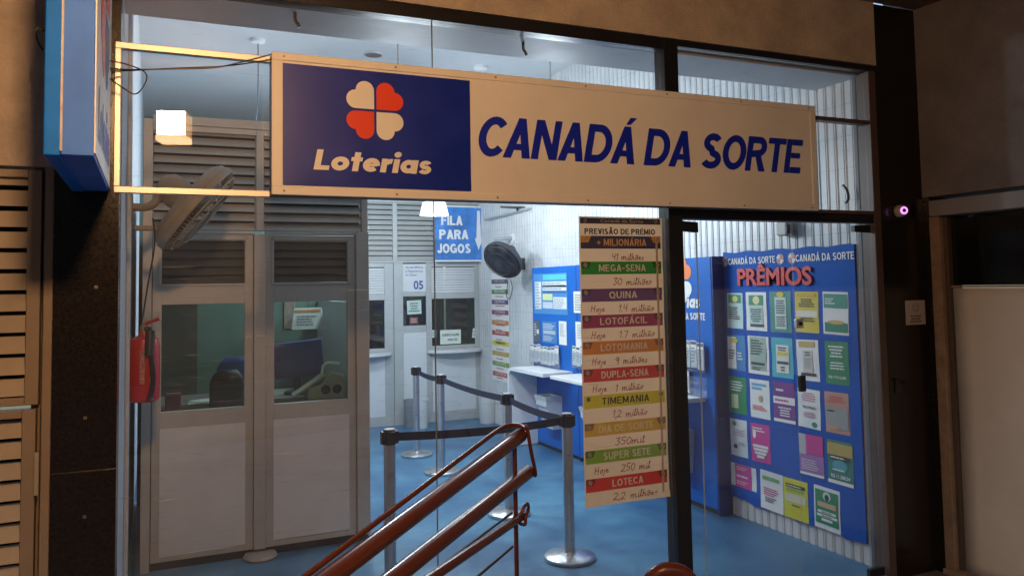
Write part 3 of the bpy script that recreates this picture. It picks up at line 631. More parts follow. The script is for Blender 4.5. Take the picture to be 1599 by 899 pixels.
# ------------------------------------------------------------------ price list hanging on the glass
YP = 3.568
fp = front(1.982, .637, YP); PW, PH = .506, 1.462
pb = thing("price_list", (2.235, YP, .637), "long paper list of lottery prizes hanging behind the glass by the mullion", "price list")
sheet = MB(); nn = 30
sheet.add([fp.p(a, PH*j/nn, .0015*math.sin(j*.9)+(.010*max(0, (.035-j/nn)/.035) if a > .3 else 0)) for j in range(nn+1) for a in (0, PW/2, PW)],
          [(j*3+k_, j*3+k_+1, j*3+k_+4, j*3+k_+3) for j in range(nn) for k_ in (0, 1)])
so = sheet.build("sheet", PAPERWARM, pb); sm = so.modifiers.new("solid", 'SOLIDIFY'); sm.thickness = .0008; sm.offset = -1
def zpx(y): return aty(912, y, YP).z - .637
rows = [("MEGA-SENA", 408.5, (.02,.27,.05), (.8,.75,.68), "30 milhões", .19, .24, False), ("QUINA", 451.3, (.10,.03,.22), (.8,.75,.68), "1.4 milhão", .22, .22, True),
        ("LOTOFÁCIL", 492.5, (.27,.012,.13), (.8,.75,.68), "1.7 milhão", .22, .22, True), ("LOTOMANIA", 534, (.75,.22,.03), (.8,.75,.68), "9 milhões", .19, .20, True),
        ("DUPLA-SENA", 576.7, (.50,.02,.02), (.8,.75,.68), "1 milhão", .19, .17, True), ("TIMEMANIA", 618.2, (.80,.68,.02), (.03,.06,.02), "1,2 milhão", .17, .21, False),
        ("DIA DE SORTE", 662, (.58,.38,.04), (.78,.68,.42), "350mil", .18, .18, False), ("SUPER SETE", 704.7, (.18,.36,.03), (.78,.75,.62), "250 mil", .21, .18, True),
        ("LOTECA", 749, (.55,.03,.02), (.8,.75,.68), "2,2 milhões", .16, .27, False)]
def ball(parent, x, z, l, m):
    q = MB(); fpoly(q, fp, [(x+.012*math.cos(k_*math.pi/8), z+.012*math.sin(k_*math.pi/8)) for k_ in range(16)], l); q = q.build("ball_mark", m, parent)
    c_ = MB()
    for q2 in ((1, 1), (-1, -1)): fpoly(c_, fp, [(x+a_*q2[0], z+b_*q2[1]) for a_, b_ in ((0, 0), (.009, 0), (.009, .005), (.005, .009), (0, .009))], l+.001)
    c_.build("clover_mark", mat("clover_tint", (.35, .22, .16), .6, var=0), parent)
BALL = mat("ball_grey", (.55, .5, .45), .5, var=.1)
S0 = .006
def strip(y0, col, tcol, text, tw, wdt=PW-.02):
    z1 = zpx(y0); z0 = z1-.0655
    s = MB(); fbox(s, fp, S0, z0, S0+wdt, z1, .003, .0036); s = s.build("game_strip", paint(tuple(min(.92, c_*1.7) for c_ in col)), pb)
    t = MB(); signtext(t, fp, text, (PW-.02)/2-tw/2+.008, z0+.0145, tw, .036, .0048, .18, 0, .13); t.build("lettering", paint(tuple(min(.95, c_*1.25+.08) if min(tcol) > .1 else c_ for c_ in tcol)), s)
    return s, z0, z1
hz1 = zpx(340); hd_ = MB(); fbox(hd_, fp, S0, hz1-.029, PW-.012, hz1, .003, .0036); hd_ = hd_.build("header_strip", paint((.025, .02, .07)), pb)
t = MB(); ftext(t, fp, "Canadá da Sorte", .125, hz1-.022, .26, .016, .0048, off=.01); t.build("lettering", paint((.55, .42, .34)), hd_)
ball(hd_, .035, hz1-.015, .0045, mat("ball_blue", (.10, .12, .22), .5)); ball(hd_, PW-.04, hz1-.015, .0045, mat("ball_blue", (.10, .12, .22), .5))
t = MB(); signtext(t, fp, "PREVISÃO DE PRÊMIO", .03, zpx(365.5), .43, .030, .0035, .21, 0, .10); t.build("lettering", paint((.02, .02, .03)), pb)
s, z0, z1 = strip(368, (.025, .022, .09), (.66, .38, .14), "+ MILIONÁRIA", .30)
for sx in (0, 1):
    q = MB(); X0 = S0 if sx == 0 else PW-.014; d_ = 1 if sx == 0 else -1
    fpoly(q, fp, [(X0, z1-.034), (X0+d_*.046, z1-.034), (X0+d_*.062, z1), (X0, z1)], .0045); q.build("corner_flag", paint((.78, .40, .06)), s)
    ball(s, X0+d_*.024, z1-.018, .0060, paint((.85, .55, .15)))
for wrd, xw, ww in (("41", .185, .042), ("milhões", .245, .14)): t = MB(); handwriting(t, fp, wrd, xw, zpx(406), ww, .034, .0025); t.build("handwriting", INK, pb)
for i, (nm, y0, col, tc_, amt, ax_, aw, hoje) in enumerate(rows):
    s, z0, z1 = strip(y0, col, tc_, nm, {"QUINA": .17, "LOTECA": .185}.get(nm, .285 if len(nm) < 11 else .33))
    dk = paint(tuple(c_*.62 for c_ in col))
    for sx in (0, 1):
        X0 = S0 if sx == 0 else PW-.014; d_ = 1 if sx == 0 else -1
        if nm != "TIMEMANIA":
            q = MB(); fpoly(q, fp, [(X0, z1-.034), (X0+d_*.044, z1-.034), (X0+d_*.058, z1), (X0, z1)], .0045); q.build("corner_flag", dk, s)
        ball(s, X0+d_*.024, z1-.018, .0060, BALL if nm != "TIMEMANIA" else paint((.06, .14, .03)))
    xw = ax_; tot = sum(STROKES[c_][0] for c_ in amt)
    for wrd in amt.split(" "):
        ww = aw*sum(STROKES[c_][0] for c_ in wrd)/tot
        t = MB(); handwriting(t, fp, wrd, xw, z0-.055, ww, .036, .0025); t.build("handwriting", INK, pb); xw += ww+aw*.45/tot
    if hoje: t = MB(); handwriting(t, fp, "Hoje", .055, z0-.052, .085, .034, .0025); t.build("handwriting", INK, pb)
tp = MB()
fquad(tp, fp, PW-.048, .03, PW-.034, PH-.1, .0064); tp.build("tape_strip", mat("tape_tan", (.66, .53, .44), .35, var=.1), pb)  # tape in one even tan, darker than the paper

# ------------------------------------------------------------------ queue posts
def make_post(x, y):
    t = thing("queue_post", (x, y, 0), "steel queue post", "queue post", "belt barrier posts of the queue")
    MB().lathe((x, y, 0), (0, 0, 1), [(.160, 0), (.165, .008), (.165, .022), (.150, .034), (.04, .045), (.037, .05)], 40).build("base", STEEL, t, smooth=True)
    MB().lathe((x, y, .045), (0, 0, 1), [(.0345, 0), (.0345, .80)], 24).build("pole", STEEL, t, smooth=True)
    hdm = MB().lathe((x, y, .835), (0, 0, 1), [(.037, 0), (.037, .075), (.034, .086)], 24)
    for q in ((1, 0), (-1, 0), (0, 1), (0, -1)): hdm.obox((x+q[0]*.034, y+q[1]*.034, .876), (1,0,0), (0,1,0), (0,0,1), .016 if q[0] else .02, .02 if q[0] else .016, .036)
    h_ = hdm.build("belt_head", BLACKP, t, smooth=True, bevel=.002)
    MB().lathe((x, y, .921), (0, 0, 1), [(.034, 0), (.030, .004)], 24).build("cap", mat("cap_grey", (.45, .46, .47), .35, var=.1), t, smooth=True)
    return t
def copy_tree(o, parent=None):
    c_ = o.copy(); C.collection.objects.link(c_); c_.parent = parent
    for ch in list(o.children): copy_tree(ch, c_)
    return c_
spots = [(2.459, 4.642, "nearest steel queue post, in front of the hanging price list"), (1.283, 4.655, "steel queue post at left end of the belt, beside the open booth doors"),
         (2.518, 5.733, "steel queue post half hidden behind the handrail end"), (2.516, 7.293, "steel queue post just right of the glass seam, second from the back counter"), (2.542, 8.16, "farthest steel queue post, nearest the counter marked 05")]
p0_ = make_post(*spots[0][:2]); posts = [p0_]
for x, y, lb in spots[1:]:
    c_ = copy_tree(p0_); c_.location = (x, y, 0); posts.append(c_)
for o, s in zip(posts, spots): o["label"] = s[2]
def belt(parent, a, b):
    a = Vector((a[0], a[1], .876)); b = Vector((b[0], b[1], .876)); d = (b-a).normalized(); a = a+d*.045; b = b-d*.045; q = Vector((-d.y, d.x, 0)); mb = MB(); n_ = 10
    pts = [a+(b-a)*i/n_ - Vector((0, 0, .018*4*(i/n_)*(1-i/n_))) for i in range(n_+1)]
    vs = []
    for p in pts: vs += [p-q*.001-Vector((0,0,.025)), p+q*.001-Vector((0,0,.025)), p+q*.001+Vector((0,0,.025)), p-q*.001+Vector((0,0,.025))]
    mb.add(vs, [(i*4+k_, i*4+(k_+1) % 4, i*4+4+(k_+1) % 4, i*4+4+k_) for i in range(n_) for k_ in range(4)]); mb.build("belt", BELT, parent)
belt(posts[4], spots[4], spots[3]); belt(posts[3], spots[3], spots[2]); belt(posts[2], spots[2], spots[0]); belt(posts[1], spots[1], spots[0])

# ------------------------------------------------------------------ teller booth on the left
YB = 5.65
bt = thing("teller_booth", (.68, YB, 0), "grey aluminium teller booth with two window doors on the left", "booth")
fm = MB(); D0, D1 = YB-.03, YB+.03
def bar(x0, x1, z0, z1, d=0.0): fm.box(x0, x1, D0-d, D1, z0, z1)
bar(-.055, .0, .0, 2.87, .01); bar(.625, .70, .05, 2.128, .015); bar(1.315, 1.405, .05, 2.15, .02)
bar(.0, 1.405, 2.84, 2.90, .005); bar(.64, .69, 2.151, 2.839)
bar(1.36, 1.405, 2.151, 2.839); bar(.001, .6249, 2.128, 2.150, .004); bar(.7001, 1.3149, 2.128, 2.150, .004); bar(.001, .64, 2.80, 2.839); bar(.69, 1.36, 2.80, 2.839)
fm.build("frame", ALU_BOOTH, bt, bevel=.003)
for x0, x1 in ((.0, .64), (.69, 1.36)):
    s = MB(); z = 2.155
    while z < 2.79:
        s.prism([(-.026, 0), (-.020, 0), (.012, .052), (.022, .052), (.022, .048), (-.012, 0)], (x0+.004, YB, z), (0, 1, 0), (0, 0, 1), (1, 0, 0), x1-x0-.008); z += .0625
    s.build("louvre_panel", ALU_BOOTH, bt)
    box("louvre_light_block", MESH, bt, x0+.004, x1-.004, YB+.027, YB+.033, 2.155, 2.798)  # dark sheet added to block light shining through the slat gaps
for x0, x1, hinge in ((.004, .622, 0), (.703, 1.312, 1)):
    d = MB(); a0, a1, b0, b1 = x0+.055, x1-.055, YB-.022, YB+.022
    for q in ((x0, a0, .05, 2.122), (a1, x1, .05, 2.122), (a0, a1, .05, .085), (a0, a1, .875, .985), (a0, a1, 1.668, 1.80), (a0, a1, 2.085, 2.122)): d.box(q[0], q[1], b0, b1, q[2], q[3])
    for q in ((a0-.02, a0-.004, 1.79, 2.105), (a1+.004, a1+.02, 1.79, 2.105), (a0-.02, a1+.02, 2.091, 2.105), (a0-.02, a1+.02, 1.786, 1.799)): d.box(q[0], q[1], b0-.008, b0, q[2], q[3])
    dd = d.build("door_leaf", ALU_BOOTH, bt, bevel=.002)
    mm = MB(); z = 1.801
    while z < 2.08: mm.prism([(-.010, 0), (-.007, 0), (.008, .052), (.008, .048), (-.006, 0)], (a0, YB, z), (0, 1, 0), (0, 0, 1), (1, 0, 0), a1-a0); z += .056
    mm.box(a0, a1, YB+.012, YB+.018, 1.801, 2.084); mm.build("mesh_panel", MESH, dd)
    box("window_pane", TINT, dd, a0, a1, YB-.003, YB+.003, .986, 1.667)
    box("lower_panel", LAMINATE, dd, a0-.006, a1+.006, YB-.028, YB-.0225, .092, .880, .001)
box("threshold", DARKFRAME, bt, .0, 1.40, YB-.01, YB+.03, .0, .048)
box("inner_partition", MESH, bt, .02, .045, YB+.06, 7.2, 0, 2.4)
box("back_panel", GREENWALL, bt, -.1, 1.40, 7.4, 7.45, 0, 2.6)
box("end_panel", LAM_BACK, bt, 1.375, 1.40, YB+.04, 7.4, 0, 1.65)
box("desk", mat("desk_top", (.22, .2, .18), .5), bt, .05, 1.37, 6.35, 6.95, .90, .93, .004)
box("cabinet", mat("cabinet_dark", (.05, .055, .05), .6), bt, .06, .34, 7.0, 7.39, 0, 2.2)
tag(MB().lathe(aty(405, 900, 5.55)*0+Vector((.665, YB-.06, 0)), (0, 0, 1), [(.10, .0), (.11, .012), (.10, .03), (.03, .034)], 20).build("floor_cap", mat("cap_stone", (.4, .37, .34), .6), smooth=True), "small round stone cap on floor under booth centre post", "cap")
# things inside the booth
def chair(c, a, m, label, w_=.2, h=.28):
    t = thing("office_chair", (c.x, c.y, 0), label, "chair")
    b_ = MB(); n_ = 8; vs = []; fs = []
    for j in range(n_+1):
        v_ = -1+2*j/n_; hw = w_*(1-.45*max(0, v_)**3)
        for i in range(n_+1):
            u_ = -1+2*i/n_; vs.append((c.x+u_*hw, c.y-.05*(1-u_*u_)+.02, c.z+v_*h))
    fs = [(j*(n_+1)+i, j*(n_+1)+i+1, (j+1)*(n_+1)+i+1, (j+1)*(n_+1)+i) for j in range(n_) for i in range(n_)]
    b_.add(vs, fs); o = b_.build("backrest", m, t, smooth=True); o.modifiers.new("solid", 'SOLIDIFY').thickness = .05
    MB().lathe((c.x, c.y+.25, .48), (0, 0, 1), [(.20, 0), (.22, .03), (.20, .07)], 20).build("seat", m, t, smooth=True)
    MB().tube([(c.x, c.y+.25, .05), (c.x, c.y+.25, .48)], .03, 10).build("stem", BLACKP, t, smooth=True)
    MB().tube([(c.x, c.y+.02, c.z-h*.5), (c.x, c.y+.08, .5), (c.x, c.y+.25, .47)], .02, 8).build("support", BLACKP, t, smooth=True)
    for k_ in range(5):
        a_ = k_*2*math.pi/5; MB().tube([(c.x, c.y+.25, .09), (c.x+.27*math.cos(a_), c.y+.25+.27*math.sin(a_), .03)], .02, 8).build("leg", BLACKP, t, smooth=True)
chair(aty(372, 590, 6.5), 0, mat("chair_blue", (.02, .07, .28), .7), "round backed blue office chair behind left booth window", .16, .16)
chair(aty(355, 608, 6.15), 0, mat("chair_black", (.012, .013, .015), .7), "black office chair in front of the blue chair in booth", .12, .14)
c = aty(270, 632, 6.0)
tag(MB().box(c.x-.05, c.x+.05, c.y-.04, c.y+.04, .93, 1.06).build("box", mat("maroon_box", (.20, .02, .04), .5), bevel=.01), "small maroon box on desk at left window corner", "box")
c = aty(318, 628, 6.4)
pp = MB()
for k_ in range(4): pp.obox((c.x+.01*k_, c.y+.01*k_, .933+.004*k_), (math.cos(.2*k_), math.sin(.2*k_), 0), (-math.sin(.2*k_), math.cos(.2*k_), 0), (0,0,1), .11, .08, .0015)
tag(pp.build("paper_stack", PAPER), "loose white papers on booth desk behind left window", "papers")
c = aty(466, 560, 6.5)
mo = thing("monitor", (c.x, c.y, .93), "dark blue monitor turned away behind right booth window", "monitor")
MB().obox((c.x, c.y, c.z), (.97, -.2, .1), (.2, .97, 0), (-.1, 0, .99), .19, .03, .14).build("screen_back", mat("monitor_blue", (.03, .08, .25), .5), mo, bevel=.01)
MB().tube([(c.x, c.y+.04, .93), (c.x, c.y+.04, c.z)], .03, 10).build("stand", BLACKP, mo, smooth=True)
MB().lathe((c.x, c.y+.04, .931), (0, 0, 1), [(.11, 0), (.1, .02)], 20).build("foot", BLACKP, mo, smooth=True)
c = aty(505, 605, 6.2)
mc = thing("counting_machine", (c.x, c.y, .93), "beige note counting machine with two dark rollers behind right window", "machine")
BEI = mat("machine_beige", (.42, .38, .27), .5)
MB().prism([(-.13, 0), (.14, 0), (.14, .17), (.04, .20), (-.03, .11), (-.13, .09)], (c.x, c.y-.09, .931), (1, 0, 0), (0, 0, 1), (0, 1, 0), .18).build("body", BEI, mc, bevel=.012)
for dx in (.0, .085): MB().lathe((c.x+dx, c.y-.088, 1.0), (0, -1, 0), [(.035, 0), (.035, .006), (.018, .008)], 20).build("roller", BLACKP, mc, smooth=True)
MB().tube([(c.x-.02, c.y, 1.06), (c.x+.0, c.y, 1.17), (c.x+.03, c.y, 1.19), (c.x+.12, c.y, 1.18)], .012, 8).build("feed_arm", WHITE, mc, smooth=True)
MB().obox((c.x-.12, c.y-.02, 1.03), (.8, 0, .5), (0, 1, 0), (-.5, 0, .8), .14, .07, .01).build("tray", BEI, mc, bevel=.004)
c = aty(482, 497, 6.9)
ca = thing("desk_calendar", (c.x, c.y, 1.5), "white tent calendar hanging inside right booth window", "calendar")
MB().prism([(-.14, 0), (.15, 0), (.11, .18), (-.12, .18)], (c.x, c.y, c.z-.09), (1, 0, 0), (0, 0, 1), (.0, 1, 0), .006).build("page", PAPER, ca)
q = MB(); scribble(q, front(c.x-.1, c.z-.06, c.y), 0, 0, .2, .09, 4, .002, 5); q.build("print", paint((.3, .3, .35)), ca)
box("header", paint((.75, .3, .15)), ca, c.x-.115, c.x+.1, c.y-.004, c.y-.001, c.z+.055, c.z+.075)
MB().tube([(c.x, c.y+.012, c.z+.08), (c.x, c.y+.012, 2.3)], .003, 6).build("string", BLACKP, ca)
c = aty(455, 492, 7.3)
ph = MB(); tag(ph.box(c.x-.05, c.x+.05, 7.385, 7.397, c.z-.12, c.z+.12).build("poster", mat("poster_dim", (.30, .22, .20), .6, var=.6, scale=25)), "small portrait poster on green wall left of the calendar", "poster")

# left wall: conduit, extinguisher, fan
XL = -.118
tag(MB().tube([(XL+.012, 4.35, .0), (XL+.012, 4.35, 3.9)], .011, 10).build("conduit", mat("conduit_grey", (.5, .52, .55), .5), smooth=True), "grey vertical conduit on the pale inner wall at left", "conduit")
c = Vector((XL+.083, 4.80, 1.165))
ex = thing("fire_extinguisher", c, "red fire extinguisher hung on left inner wall under the beige fan", "fire extinguisher")
MB().lathe(c, (0, 0, 1), [(.066, 0), (.078, .012), (.080, .03), (.080, .29), (.070, .335), (.03, .355), (.026, .37)], 32).build("cylinder", RED, ex, smooth=True)
MB().lathe(c+Vector((0, 0, .37)), (0, 0, 1), [(.022, 0), (.022, .04), (.012, .05)], 14).build("valve", mat("valve_brass", (.35, .25, .12), .4, metal=.6), ex, smooth=True)
MB().obox(c+Vector((.03, -.02, .425)), (.8, -.5, .3), (.5, .8, 0), (-.3, 0, .9), .06, .012, .008).build("handle", RED, ex, bevel=.003)
MB().tube(curve_pts([c+Vector((.01, -.03, .39)), c+Vector((.03, -.085, .38)), c+Vector((.035, -.106, .28)), c+Vector((.045, -.106, .12)), c+Vector((.03, -.102, .02))]), [.013]*24+[.02], 10).build("hose", BLACKP, ex, smooth=True)
MB().tube([c+Vector((.03, -.09, .38)), c+Vector((.025, -.106, .25))], .024, 12).build("nozzle", BLACKP, ex, smooth=True)
for k_, an in enumerate((-.95, -.35)):
    vs = []; fs = []
    for i in range(9):
        a_ = -math.pi/2 + an*.0 + (k_*0.62-.55) + .30*i/8
        for z_ in (.10, .28): vs.append(c+Vector((.0815*math.cos(a_+.3), .0815*math.sin(a_+.3), z_)))
    fs = [(2*i, 2*i+2, 2*i+3, 2*i+1) for i in range(8)]
    lb = MB().add(vs, fs).build("label", mat("extinguisher_label", (.62, .22, .18), .5, var=.75, scale=75), ex, smooth=True)

def make_fan(c, ax, R0, m, mb_, wall, label, wires, bl):
    ax = ax.normalized(); t = thing("wall_fan", c, label, "fan"); u = ax.cross(Vector((0, 0, 1))).normalized(); q = u.cross(ax)
    def P(r, a_, h): return c + u*r*math.cos(a_) + q*r*math.sin(a_) + ax*h
    for side, dep in ((1, .085), (-1, -.075)):
        g = MB()
        for rr_, hh_ in ((R0, 0.012*side), (R0*.93, dep*.55), (R0*.66, dep*.9), (R0*.36, dep)):
            g.tube([P(rr_, k_*2*math.pi/40, hh_) for k_ in range(40)], .0045 if rr_ < R0*.95 else .008, 6, closed=True)
        for k_ in range(wires):
            a_ = k_*2*math.pi/wires; g.tube([P(R0*.2, a_+.25*side, dep), P(R0*.5, a_+.12*side, dep*.97), P(R0*.82, a_+.03*side, dep*.78), P(R0*.95, a_, dep*.45), P(R0, a_, .01*side)], .0021, 4)
        g.lathe(c+ax*dep, ax*side, [(R0*.24, -.004), (R0*.24, .006), (R0*.15, .012)], 24)
        g.build("front_grille" if side > 0 else "rear_grille", m, t, smooth=True)
    MB().lathe(c, -ax, [(R0*1.005, .006), (R0*.985, .045), (R0*.86, .074), (R0*.5, .086), (R0*.26, .088)], 48, cap=False).build("rear_shell", m, t, smooth=True)
    MB().lathe(c, ax, [(R0*1.012, -.014), (R0*1.03, -.012), (R0*1.03, .014), (R0*1.012, .016)], 48, cap=False).build("rim", m, t, smooth=True)
    for k_ in range(bl):
        vs = []; fs = []; a0 = k_*2*math.pi/bl
        for i in range(6):
            r_ = R0*(.14+.70*i/5); wd = .30+.30*math.sin(math.pi*(.15+.7*i/5))
            for j in range(4): vs.append(P(r_, a0+wd*(j/3-.5)*1.5, .03*(j/3-.5)*2+.005))
        fs = [(i*4+j, i*4+j+1, i*4+j+5, i*4+j+4) for i in range(5) for j in range(3)]
        b_ = MB().add(vs, fs).build("blade", mb_, t, smooth=True); b_.modifiers.new("solid", 'SOLIDIFY').thickness = .004
    MB().lathe(c-ax*.07, -ax, [(R0*.30, 0), (R0*.32, .05), (R0*.28, .13), (R0*.16, .16)], 28).build("motor", m, t, smooth=True)
    j0 = c-ax*.16
    MB().tube(curve_pts([j0, j0-ax*.05+Vector((0, 0, -.03)), (j0+wall)/2+Vector((0, 0, -.04)), wall]), .022, 12).build("arm", m, t, smooth=True)
    wn = Vector((1, 0, 0)) if wall.x < 1 else Vector((-1, 0, 0))
    MB().obox(wall, (0, 1, 0), (0, 0, 1), wn, .045, .07, .012).build("wall_plate", m, t, bevel=.006)
    return t
make_fan(aty(306, 325, 4.72), Vector((.80, -.06, -.66)), .275, FANBEIGE, FANBEIGE, Vector((XL+.012, 4.66, 2.20)), "beige caged fan on left inner wall, tilted down to the booth", 72, 3)
c = aty(286, 297, 4.66)
tag(MB().obox(Vector((XL+.10, 4.66, 2.09)), (1,0,0), (0,1,0), (0,0,1), .07, .04, .012).build("fan_bracket", FANBEIGE, bevel=.004), "short metal bracket under the beige fan on left wall", "bracket")
cable("cable", [Vector((XL+.12, 4.60, 2.14)), Vector((XL+.13, 4.62, 2.0)), Vector((XL+.10, 4.66, 1.8)), Vector((XL+.075, 4.70, 1.62)), Vector((XL+.06, 4.72, 1.57))], .004, "black fan cord hanging down the left wall to the extinguisher")

# ------------------------------------------------------------------ counters at the back
YK = 10.07
bk = thing("service_counter", (3.2, YK, 0), "white and grey service counter wall with teller windows at the back", "service counter")
def kx(x, y): return aty(x, y, YK).x
def kz(x, y): return aty(x, y, YK).z
fk = MB()
def kb(x0, x1, z0, z1, d=0.0, dep=.05): fk.box(x0, x1, YK-d, YK+dep, z0, z1)
xA, xB, xC, xD, xE, xF = 1.9, kx(615, 520), kx(629, 520), kx(668, 520), kx(751, 480), Xr
LZ0 = 2.075
kb(xB, xC, 0, LZ0, .03); kb(xE, xF-.002, 0, LZ0, .02); kb(xD-.02, xD+.02, 0, LZ0-.001, .01)
kb(xA, xF-.003, LZ0+.0005, LZ0+.03, .012); kb(xA, xB-.001, .0, .12, .005); kb(xC+.001, xD-.021, .0, .06, .005); kb(xD+.021, xE-.001, .0, .13, .005)
kb(xB-.12, xB-.001, .121, LZ0-.001, .0); kb(xE-.09, xE-.001, .131, LZ0-.001, .0); kb(xD+.021, xD+.06, .131, LZ0-.001)
WZ0, WZ1 = .985, 1.60
for a_, b_ in ((xA, xB-.121), (xD+.061, xE-.091)): kb(a_, b_, WZ1, WZ1+.08); kb(a_, b_, 2.02, LZ0-.001); kb(a_, b_, .93, WZ0)
kb(xC+.001, xD-.021, 1.64, 1.70); kb(xC+.001, xD-.021, 1.17, 1.26)
kb(2.84, 2.90, LZ0+.031, 2.86, .01)
fk.build("frame", ALU_BACK, bk, bevel=.003)
for x0, x1 in ((xA, 2.84), (2.90, 4.0)):
    s = MB(); z = LZ0+.033
    while z < 2.84:
        s.prism([(-.028, 0), (-.020, 0), (.012, .055), (.022, .055), (.022, .050), (-.012, 0)], (x0+.002, YK+.01, z), (0, 1, 0), (0, 0, 1), (1, 0, 0), x1-x0-.004); z += .066
    s.build("louvre_panel", ALU_BACK, bk)
box("top_rail", ALU_BACK, bk, xA, Xr-.003, YK-.02, YK+.05, 2.862, 2.92, .003)
for x0, x1 in ((xA, xB-.121), (xD+.061, xE-.091)):
    box("window_pane", TINTDARK, bk, x0, x1, YK+.01, YK+.016, WZ0, WZ1)
    s = MB(); z = WZ1+.082
    while z < 2.01: s.prism([(-.008, 0), (-.005, 0), (.008, .03), (.010, .03), (-.004, 0)], (x0, YK+.01, z), (0, 1, 0), (0, 0, 1), (1, 0, 0), x1-x0); z += .033
    s.build("blind", LAM_BACK, bk)
    box("lower_panel", LAM_BACK, bk, x0, x1, YK-.004, YK+.01, .122, .90)
    xm = (x0+x1)/2; hw = (x1-x0)/2+.08
    MB().prism([(-hw, .0)] + [(hw*math.cos(math.pi+k_*math.pi/16), .20*math.sin(math.pi+k_*math.pi/16)) for k_ in range(1, 16)] + [(hw, 0)], (xm, YK-.03, .895), (1, 0, 0), (0, 1, 0), (0, 0, 1), .04).build("counter_shelf", LAM_BACK, bk, bevel=.006)
box("lower_panel", LAM_BACK, bk, xC+.001, xD-.021, YK-.004, YK+.01, .061, 1.169)
box("small_pane", TINTDARK, bk, xC+.001, xD-.021, YK+.01, YK+.016, 1.261, 1.639)
q5 = MB().box(xC+.001, xD-.021, YK-.004, YK+.01, 1.701, 2.06).build("number_panel", LAM_BACK, bk)
f5 = front(xC+.02, 1.72, YK-.004)
t = MB(); ftext(t, f5, "05", .13, .01, .13, .11, .002, off=.02); [ftext(t, f5, s_, .02, .285-.05*i, .24 if i != 2 else .15, .026, .002, off=.005, shear=.15) for i, s_ in enumerate(("Apostas, Bilhetes", "e Pagamentos", "de Contas"))]
t.build("lettering", paint((.03, .08, .32)), q5)
def kpaper(x0, y0, x1, y1, Y, m, name, label, rows_, pc, seed, tilt=0):
    a_ = aty(x0, y1, Y); b_ = aty(x1, y0, Y); t = thing("paper_notice", ((a_.x+b_.x)/2, Y, a_.z), label, "notice")
    f_ = Fr((a_.x, Y, a_.z), (math.cos(tilt), 0, math.sin(tilt)), (-math.sin(tilt), 0, math.cos(tilt)), (0, -1, 0)); W_ = b_.x-a_.x; H_ = b_.z-a_.z
    s = MB(); fbox(s, f_, 0, 0, W_, H_, 0, .001); s.build("sheet", m, t)
    s = MB(); scribble(s, f_, W_*.12, H_*.15, W_*.88, H_*.88, rows_, .0025, seed, .5, 'c'); s.build("print", paint(pc), t); return t, f_, W_, H_
kpaper(636, 469, 658, 491, YK+.004, paint((.55, .68, .62)), "", "pale green notice taped inside small window under number 05", 4, (.1, .15, .15), 11, .03)
kpaper(640, 495, 652, 505, YK+.005, paint((.30, .12, .12)), "", "small dark red slip below the green notice under number 05", 2, (.6, .4, .3), 12)
tt, f_, W_, H_ = kpaper(687.5, 514, 719.5, 537.5, YK+.004, paint((.70, .78, .70)), "", "framed pale notice standing in the right back window", 1, (.75, .8, .75), 13)
t = MB(); ftext(t, f_, "DESCULPE", W_*.1, H_*.56, W_*.8, H_*.17, .004, off=.03); ftext(t, f_, "VOLTO", W_*.34, H_*.22, W_*.48, H_*.17, .004, off=.03); t.build("lettering", paint((.06, .08, .08)), tt)
kpaper(673.5, 515, 681, 527, YK+.004, paint((.6, .66, .66)), "", "small pale card at left edge of right back window", 2, (.3, .3, .3), 14)
kpaper(737, 512, 744, 527, YK+.004, paint((.66, .70, .70)), "", "white slip at right edge of right back window", 2, (.4, .4, .4), 15, -.12)
tag(MB().box(-.115, xA-.002, YK-.01, YK+.08, 0, 2.92).build("partition_wall", LAM_BACK), "plain pale partition wall continuing the back counter to the left", "wall")
# FILA PARA JOGOS sign
YS = YK-.10
a_ = aty(679, 406, YS); b_ = aty(757, 332, YS); f_ = front(a_.x, a_.z, YS); W_ = b_.x-a_.x; H_ = .70
fs_ = thing("queue_sign", (a_.x+W_/2, YS, a_.z), "blue hanging sign reading FILA PARA JOGOS with white arrow", "sign")
def cloudblue():
    m = mat("queue_sign_blue", (.05, .24, .66), .4, var=.55, scale=3.2); return m
s = MB(); fbox(s, f_, 0, 0, W_, H_, 0, .012); s.build("board", cloudblue(), fs_)
s = MB(); fbox(s, f_, 0, -.022, W_, -.001, 0, .014); fbox(s, f_, 0, H_+.001, W_, H_+.02, 0, .014); s.build("edge_strip", WHITE, fs_)
t = MB()
for i, (s_, x_, wd_) in enumerate((("FILA", .09, .30), ("PARA", .06, .41), ("JOGOS", .03, .47))): signtext(t, f_, s_, x_, .46-.185*i, wd_, .125, .0135, .22, 0, .07)
t.build("lettering", WHITE, fs_)
t = MB(); fpoly(t, f_, [(.585, .29), (.56, .29), (.615, .13), (.675, .29), (.65, .29), (.64, .66), (.60, .66)], .0135); t.build("arrow", WHITE, fs_)
MB().tube([(a_.x+.1, YS, a_.z+H_), (a_.x+.1, YS, CEILZ)], .003, 6).add([], []).tube([(a_.x+W_-.05, YS, a_.z+H_), (a_.x+W_-.05, YS, CEILZ)], .003, 6).build("cords", BLACKP, fs_)
